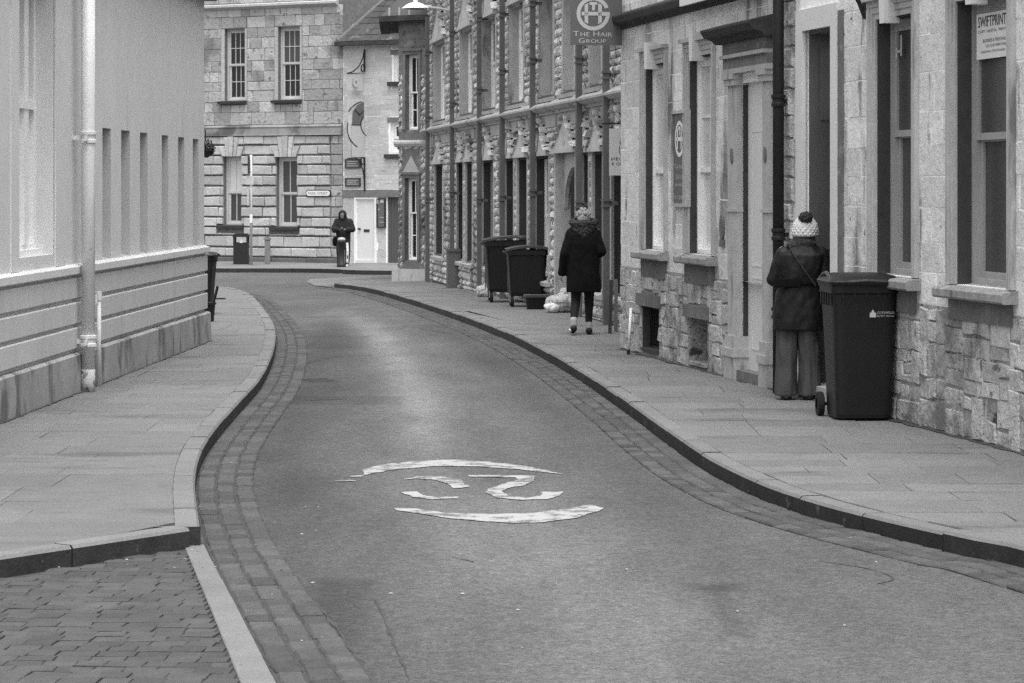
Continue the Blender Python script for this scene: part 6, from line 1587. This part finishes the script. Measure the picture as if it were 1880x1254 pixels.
def face_details(root, P, s=1.0):
    m = MB()
    for sg in (-1, 1): m.ball(P(sg * 0.029, 0.079, 0.012), 0.011 * s, 0.009 * s, 0.008 * s, 10, 6)
    m.build('eye', SIGNGREY, root, smooth=True)

def base_body(J, h, feet):
    """one continuous body from the joint table"""
    b = MB(); P = head(b, J['head'], 1.0 * h, J['face'])
    limb(b, [J['chest'], J['neck'], Vector(J['head']) + Vector((0, -0.01, -0.05))], [0.075 * h, 0.05 * h, 0.045 * h])
    limb(b, [J['pelvis'], J['waist'], J['chest']], [0.125 * h, 0.105 * h, 0.12 * h], 18)
    for k in 'lr':
        limb(b, [J['chest'], J['sho_' + k]], [0.09 * h, 0.055 * h]); limb(b, [J['sho_' + k], J['elb_' + k], J['wri_' + k]], [0.052 * h, 0.040 * h, 0.027 * h])
        limb(b, [J['pelvis'], J['hip_' + k]], [0.11 * h, 0.085 * h]); limb(b, [J['hip_' + k], J['kne_' + k], J['ank_' + k]], [0.082 * h, 0.052 * h, 0.036 * h])
        an = Vector(J['ank_' + k]); limb(b, [an, an + Vector(feet[k]) * 0.6, an + Vector(feet[k])], [0.036 * h, 0.034 * h, 0.026 * h])
        hand(b, J['wri_' + k], J['hd_' + k][0], J['hd_' + k][1], 1 if k == 'l' else -1, J.get('curl', 0.5), 0.95 * h)
    return b, P

# ---- woman walking away in a long black coat
x, y = gp(1071, 614)
w1 = thing('person', 'person walking away in a long black coat with fur-trimmed hood, black leggings and trainers', 'person', (x, y, 0), local=True)
J = dict(head=(0.0, 0.03, 1.47), face=(0, 1, -0.1), neck=(0, 0.0, 1.35), chest=(0, -0.01, 1.20), waist=(0, 0, 0.98), pelvis=(0, 0, 0.84),
         sho_l=(-0.165, 0, 1.29), elb_l=(-0.215, -0.03, 1.02), wri_l=(-0.275, 0.025, 0.78), hd_l=((-0.15, 0.15, -1), (1, 0, 0)),
         sho_r=(0.165, 0, 1.29), elb_r=(0.225, -0.05, 1.03), wri_r=(0.13, 0.17, 1.03), hd_r=((-0.5, 0.8, 0.3), (0, 0, 1)),
         hip_l=(-0.08, 0, 0.80), kne_l=(-0.095, -0.02, 0.45), ank_l=(-0.125, -0.16, 0.13), hip_r=(0.08, 0, 0.80), kne_r=(0.075, 0.10, 0.45), ank_r=(0.07, 0.04, 0.075))
b, P = base_body(J, 0.95, {'l': (-0.01, 0.10, -0.075), 'r': (0.015, 0.15, -0.035)})
fuse(b, 'body', SKIN, w1, 0.010)
b = MB()
b.loft([(0.005, 0, 0.535, 0.212, 0.165, 2.6), (0.005, 0, 0.60, 0.212, 0.165, 2.6), (0.0, 0, 0.80, 0.208, 0.165, 2.5), (0, -0.01, 1.0, 0.200, 0.155, 2.5), (0, -0.02, 1.15, 0.205, 0.15, 2.4), (0, -0.02, 1.26, 0.195, 0.13, 2.3), (0, -0.01, 1.33, 0.15, 0.105), (0, 0, 1.38, 0.095, 0.09)], 28)
limb(b, [(-0.14, -0.01, 1.27), (-0.215, -0.03, 1.03), (-0.27, 0.02, 0.78)], [0.085, 0.075, 0.058]); limb(b, [(0.14, -0.01, 1.27), (0.215, -0.05, 1.05), (0.14, 0.15, 1.02)], [0.085, 0.075, 0.058])
fuse(b, 'coat', CLOTHBLACK, w1, 0.012, 0.014, 9)
b = MB()
for k in range(22):
    an = 2 * math.pi * k / 22; b.ball((0.145 * math.cos(an), -0.01 + 0.115 * math.sin(an), 1.415 + 0.018 * math.sin(an) + random.uniform(-.008, .008)), 0.040 + random.uniform(-.006, .008), nu=10, nv=7)
b.loft([(0, -0.06, 1.22, 0.06, 0.10), (0, -0.06, 1.30, 0.14, 0.10), (0, -0.05, 1.40, 0.15, 0.11)], 20)
fuse(b, 'fur_hood', FUR, w1, 0.010, 0.016, 38, 1, (1, 1, 1))
b = MB(); b.ball((0, 0.012, 1.495), 0.092, 0.108, 0.098, 20, 14); b.ball((0, -0.05, 1.46), 0.075, 0.06, 0.07)
for k in range(26):
    v = Vector((random.gauss(0, 1), random.gauss(-.5, 1), random.gauss(.5, 1))).normalized(); b.ball((v.x * .085, 0.005 + v.y * .098, 1.495 + v.z * .088), random.uniform(.02, .032), nu=8, nv=6)
fuse(b, 'hair', HAIRGREY, w1, 0.008, 0.008, 45, 1, (1, 1, 1))
for k in 'lr':
    b = MB(); limb(b, [J['hip_' + k], J['kne_' + k], Vector(J['ank_' + k]) + Vector((0, 0, 0.06))], [0.095, 0.062, 0.044]); fuse(b, 'legging', LEGGING, w1, 0.010, 0.003, 14)
    an = Vector(J['ank_' + k]); b = MB(); limb(b, [tuple(an + Vector((0, 0, 0.065))), tuple(an + Vector((0, 0, 0.0)))], [0.046, 0.045]); fuse(b, 'sock', KNIT2, w1, 0.008)
    f = Vector({'l': (-0.01, 0.12, -0.085), 'r': (0.015, 0.17, -0.035)}[k]); b = MB(); heel = an + Vector((0, -0.035, -0.03 if k == 'r' else -0.045)); limb(b, [tuple(heel), tuple(an + f * 0.5 + Vector((0, 0, -0.02))), tuple(an + f)], [0.043, 0.044, 0.034]); sh = fuse(b, 'shoe', SHOE, w1, 0.008)
    for v in sh.data.vertices: v.co.z = max(v.co.z, 0.004)
    b = MB(); b.ball(tuple(an + f * 0.45 + Vector((-0.03 if k == 'l' else 0.02, -0.04, -0.03))), 0.03, 0.05, 0.022); b.build('shoe_flash', SHOEWHITE, sh, smooth=True)

# ---- woman at the doorway: bobble hat, dark leather jacket, wide grey trousers
x, y = gp(1465, 733)
w2 = thing('person', 'person seen from behind in pale bobble hat, dark jacket and wide grey trousers', 'person', (x + 0.0, y, 0), local=True, rz=R(-4))
J = dict(head=(0.06, 0.02, 1.45), face=(0.1, 1, -0.15), neck=(0.045, 0.0, 1.34), chest=(0.04, -0.01, 1.19), waist=(0.015, 0, 0.97), pelvis=(0.0, 0, 0.84),
         sho_l=(-0.13, 0, 1.285), elb_l=(-0.215, 0.02, 1.04), wri_l=(-0.16, 0.17, 1.16), hd_l=((0.4, 0.5, 0.6), (0, 0.6, -0.7)),
         sho_r=(0.205, 0, 1.275), elb_r=(0.255, -0.02, 1.02), wri_r=(0.20, 0.16, 0.95), hd_r=((-0.4, 0.8, 0.1), (0, 0, 1)),
         hip_l=(-0.085, 0, 0.80), kne_l=(-0.10, 0.02, 0.45), ank_l=(-0.105, 0.0, 0.075), hip_r=(0.085, 0, 0.80), kne_r=(0.085, 0.02, 0.45), ank_r=(0.085, 0.0, 0.075))
b, P = base_body(J, 0.97, {'l': (-0.01, 0.16, -0.035), 'r': (0.02, 0.16, -0.035)})
fuse(b, 'body', SKIN, w2, 0.010)
b = MB()
b.loft([(0.0, 0, 0.605, 0.215, 0.15, 2.6), (0, 0, 0.75, 0.215, 0.155, 2.6), (0.0, 0, 0.92, 0.195, 0.145, 2.5), (0.01, 0, 1.02, 0.175, 0.13, 2.5), (0.03, -0.01, 1.14, 0.195, 0.135, 2.4), (0.04, -0.015, 1.26, 0.20, 0.125, 2.3), (0.045, -0.01, 1.33, 0.14, 0.10), (0.05, 0, 1.38, 0.085, 0.085)], 28)
limb(b, [(-0.12, -0.0, 1.265), (-0.205, 0.02, 1.05), (-0.165, 0.15, 1.14)], [0.078, 0.068, 0.055]); limb(b, [(0.195, -0.0, 1.255), (0.25, -0.02, 1.03), (0.205, 0.14, 0.955)], [0.08, 0.07, 0.055])
fuse(b, 'jacket', LEATHER, w2, 0.009, 0.013, 10, 2, (1, 1, 0.6))
b = MB(); b.loft([(0.0, 0, 1.0, 0.19, 0.145, 2.5), (0, 0, 1.035, 0.192, 0.147, 2.5)], 28); b.box((-0.21, -0.17, 0.985), (0.02, -0.10, 1.06)); bg_ = fuse(b, 'belt_bag', CLOTHBLACK, w2, 0.010, 0.006, 14)
m = MB(); m.tube([(-0.085, -0.115, 1.36), (-0.03, -0.158, 1.25), (0.06, -0.165, 1.12), (0.15, -0.15, 1.0)], 0.009, 6); m.build('bag_strap', M('strap_webbing', 0.028, 0.6), w2)
b = MB(); b.loft([(0.05, 0.0, 1.33, 0.11, 0.10), (0.05, 0, 1.40, 0.10, 0.10), (0.055, 0, 1.45, 0.085, 0.09)], 20); b.ball((0.06, -0.05, 1.37), 0.10, 0.06, 0.05); b.ball((-0.05, -0.04, 1.345), 0.06, 0.06, 0.035); fuse(b, 'scarf', FUR, w2, 0.010, 0.012, 22, 1)
b = MB(); b.loft([(0.062, 0.01, 1.425, 0.106, 0.118), (0.062, 0.01, 1.47, 0.112, 0.122), (0.062, 0.01, 1.53, 0.104, 0.114), (0.06, 0.0, 1.575, 0.075, 0.085), (0.06, -0.01, 1.595, 0.03, 0.03)], 26)
for j in range(7):
    for k in range(16):
        an = 2 * math.pi * (k + 0.5 * (j % 2)) / 16; tz = j / 6; rr_ = 0.108 * math.sqrt(max(0.0, 1 - (tz * 0.86) ** 2.4)); b.ball((0.062 + rr_ * math.cos(an), 0.01 + rr_ * 1.08 * math.sin(an), 1.445 + 0.135 * tz), 0.0135, 0.0135, 0.011, 8, 6)
fuse(b, 'bobble_hat', KNIT, w2, 0.005, 0.007, 16, 5)
b = MB(); b.ball((0.065, -0.06, 1.588), 0.060, nu=14, nv=10); fuse(b, 'pompom', HAIRDARK, w2, 0.008, 0.014, 60, 0, (1, 1, 1))
for k, sx_ in (('l', -1), ('r', 1)):
    cx_ = -0.098 if k == 'l' else 0.092
    b = MB(); b.loft([(cx_ * 1.05, 0.02, 0.036, 0.100, 0.135, 2.4), (cx_ * 1.05, 0.02, 0.06, 0.099, 0.133, 2.4), (cx_, 0.01, 0.30, 0.090, 0.110, 2.3), (cx_ * .97, 0, 0.55, 0.090, 0.10, 2.2), (cx_ * .9, 0, 0.80, 0.10, 0.115, 2.2)], 24); fuse(b, 'trouser_leg', TWEED, w2, 0.009, 0.024, 12, 1, (1, 1, 0.2))
    b = MB(); b.loft([(cx_ * 1.05, 0.03, 0.004, 0.048, 0.145, 2.6), (cx_ * 1.05, 0.03, 0.03, 0.050, 0.148, 2.6), (cx_ * 1.05, 0.03, 0.06, 0.042, 0.12, 2.4)], 20); sh = fuse(b, 'shoe', SHOE, w2, 0.008)
    for v in sh.data.vertices: v.co.z = max(v.co.z, 0.004)

# ---- hooded person leaning on the far wall, looking at a phone (faces the street)
x, y = gp(630, 490.5); g = gz(y)
w3 = thing('person', 'hooded person in black leaning on the far wall and looking at a phone', 'person', (x, y + 0.10, g), local=True, rz=R(184))
S_ = 1.02
J = dict(head=(0.03, 0.075, 1.455), face=(0.12, 0.75, -0.6), neck=(0.015, 0.02, 1.38), chest=(0, -0.02, 1.22), waist=(0, 0.0, 1.0), pelvis=(0, 0.02, 0.88),
         sho_l=(-0.19, -0.0, 1.30), elb_l=(-0.26, 0.06, 1.05), wri_l=(-0.07, 0.26, 1.06), hd_l=((0.8, 0.4, 0.1), (0, -0.3, 1)),
         sho_r=(0.19, -0.0, 1.30), elb_r=(0.26, 0.06, 1.05), wri_r=(0.15, 0.26, 1.06), hd_r=((-0.7, 0.5, 0.15), (0, -0.3, 1)),
         hip_l=(-0.10, 0.02, 0.82), kne_l=(-0.12, 0.10, 0.46), ank_l=(-0.11, 0.08, 0.08), hip_r=(0.10, 0.02, 0.82), kne_r=(0.12, 0.08, 0.46), ank_r=(0.12, 0.04, 0.08))
b, P = base_body(J, 1.0, {'l': (-0.02, 0.18, -0.035), 'r': (0.02, 0.18, -0.035)})
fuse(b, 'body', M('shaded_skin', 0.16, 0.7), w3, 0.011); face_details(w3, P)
b = MB(); b.loft([(0, 0.01, 0.80, 0.20, 0.15, 2.4), (0, 0.01, 0.95, 0.215, 0.16, 2.4), (0, -0.01, 1.12, 0.225, 0.16, 2.4), (0, -0.02, 1.26, 0.22, 0.14, 2.3), (0.0, -0.01, 1.35, 0.16, 0.12), (0.01, 0.0, 1.42, 0.10, 0.11)], 26)
limb(b, [(-0.18, -0.01, 1.28), (-0.255, 0.06, 1.06), (-0.10, 0.24, 1.06)], [0.098, 0.09, 0.065]); limb(b, [(0.18, -0.01, 1.28), (0.255, 0.06, 1.06), (0.17, 0.24, 1.06)], [0.098, 0.09, 0.065])
fuse(b, 'hoodie', HOOD, w3, 0.012, 0.016, 8)
b = MB(); b.ball((0.025, 0.045, 1.475), 0.122, 0.125, 0.145, 18, 12); b.loft([(0.01, 0, 1.32, 0.15, 0.11), (0.015, 0.0, 1.40, 0.125, 0.12), (0.02, 0.02, 1.46, 0.11, 0.115)], 18)
hd = fuse(b, 'hood', HOOD, w3, 0.011, 0.006, 14)
bm = bmesh.new(); bm.from_mesh(hd.data)
fc = Vector((0.045, 0.20, 1.425)); bmesh.ops.delete(bm, geom=[v for v in bm.verts if (v.co - fc).length < 0.095], context='VERTS'); bm.to_mesh(hd.data); bm.free()
for k in 'lr':
    b = MB(); limb(b, [J['hip_' + k], J['kne_' + k], Vector(J['ank_' + k]) + Vector((0, 0, 0.02))], [0.105, 0.078, 0.062]); tl = fuse(b, 'trouser_leg', DENIM, w3, 0.011, 0.006, 12)
    an = Vector(J['ank_' + k]); b = MB(); limb(b, [tuple(an + Vector((0, -0.03, -0.035))), tuple(an + Vector((0, 0.16, -0.04)))], [0.045, 0.036]); sh = fuse(b, 'shoe', SHOEWHITE if k == 'l' else SHOE, w3, 0.008)
    for v in sh.data.vertices: v.co.z = max(v.co.z, 0.004)
m = MB(); kn = Vector(J['kne_l']); an = Vector(J['ank_l']); hp = Vector(J['hip_l'])
for (p, q, r0, r1) in ((hp.lerp(kn, .35), kn, 0.098, 0.079), (kn, an + Vector((0, 0, 0.05)), 0.079, 0.066)): m.add([(p.x - 0.03, p.y + r0, p.z), (p.x + 0.03, p.y + r0, p.z), (q.x + 0.03, q.y + r1, q.z), (q.x - 0.03, q.y + r1, q.z), (p.x - 0.03, p.y + r0 - .04, p.z), (p.x + 0.03, p.y + r0 - .04, p.z), (q.x + 0.03, q.y + r1 - .04, q.z), (q.x - 0.03, q.y + r1 - .04, q.z)], [(0, 1, 2, 3), (0, 3, 7, 4), (1, 5, 6, 2)])
m.build('white_stripe', SHOEWHITE, w3)
ph = thing('mobile_phone', 'small mobile phone held by the hooded person at the far wall', 'phone', (0, 0, 0)); ph.location = (x - 0.04, y - 0.24, g + 1.09); PINV.pop(ph.name, None)
m = MB(); m.box((-0.07, -0.04, -0.006), (0.07, 0.04, 0.006)); m.build('case', SIGNDARK, ph); m = MB(); m.box((-0.064, -0.035, 0.006), (0.064, 0.035, 0.0075)); m.build('screen', GLASSMID, ph)
b = MB(); b.ball((0.24, 0.02, 0.72), 0.075, 0.09, 0.14, 14, 10); fuse(b, 'shoulder_bag', CLOTHBLACK, w3, 0.012, 0.008, 12)
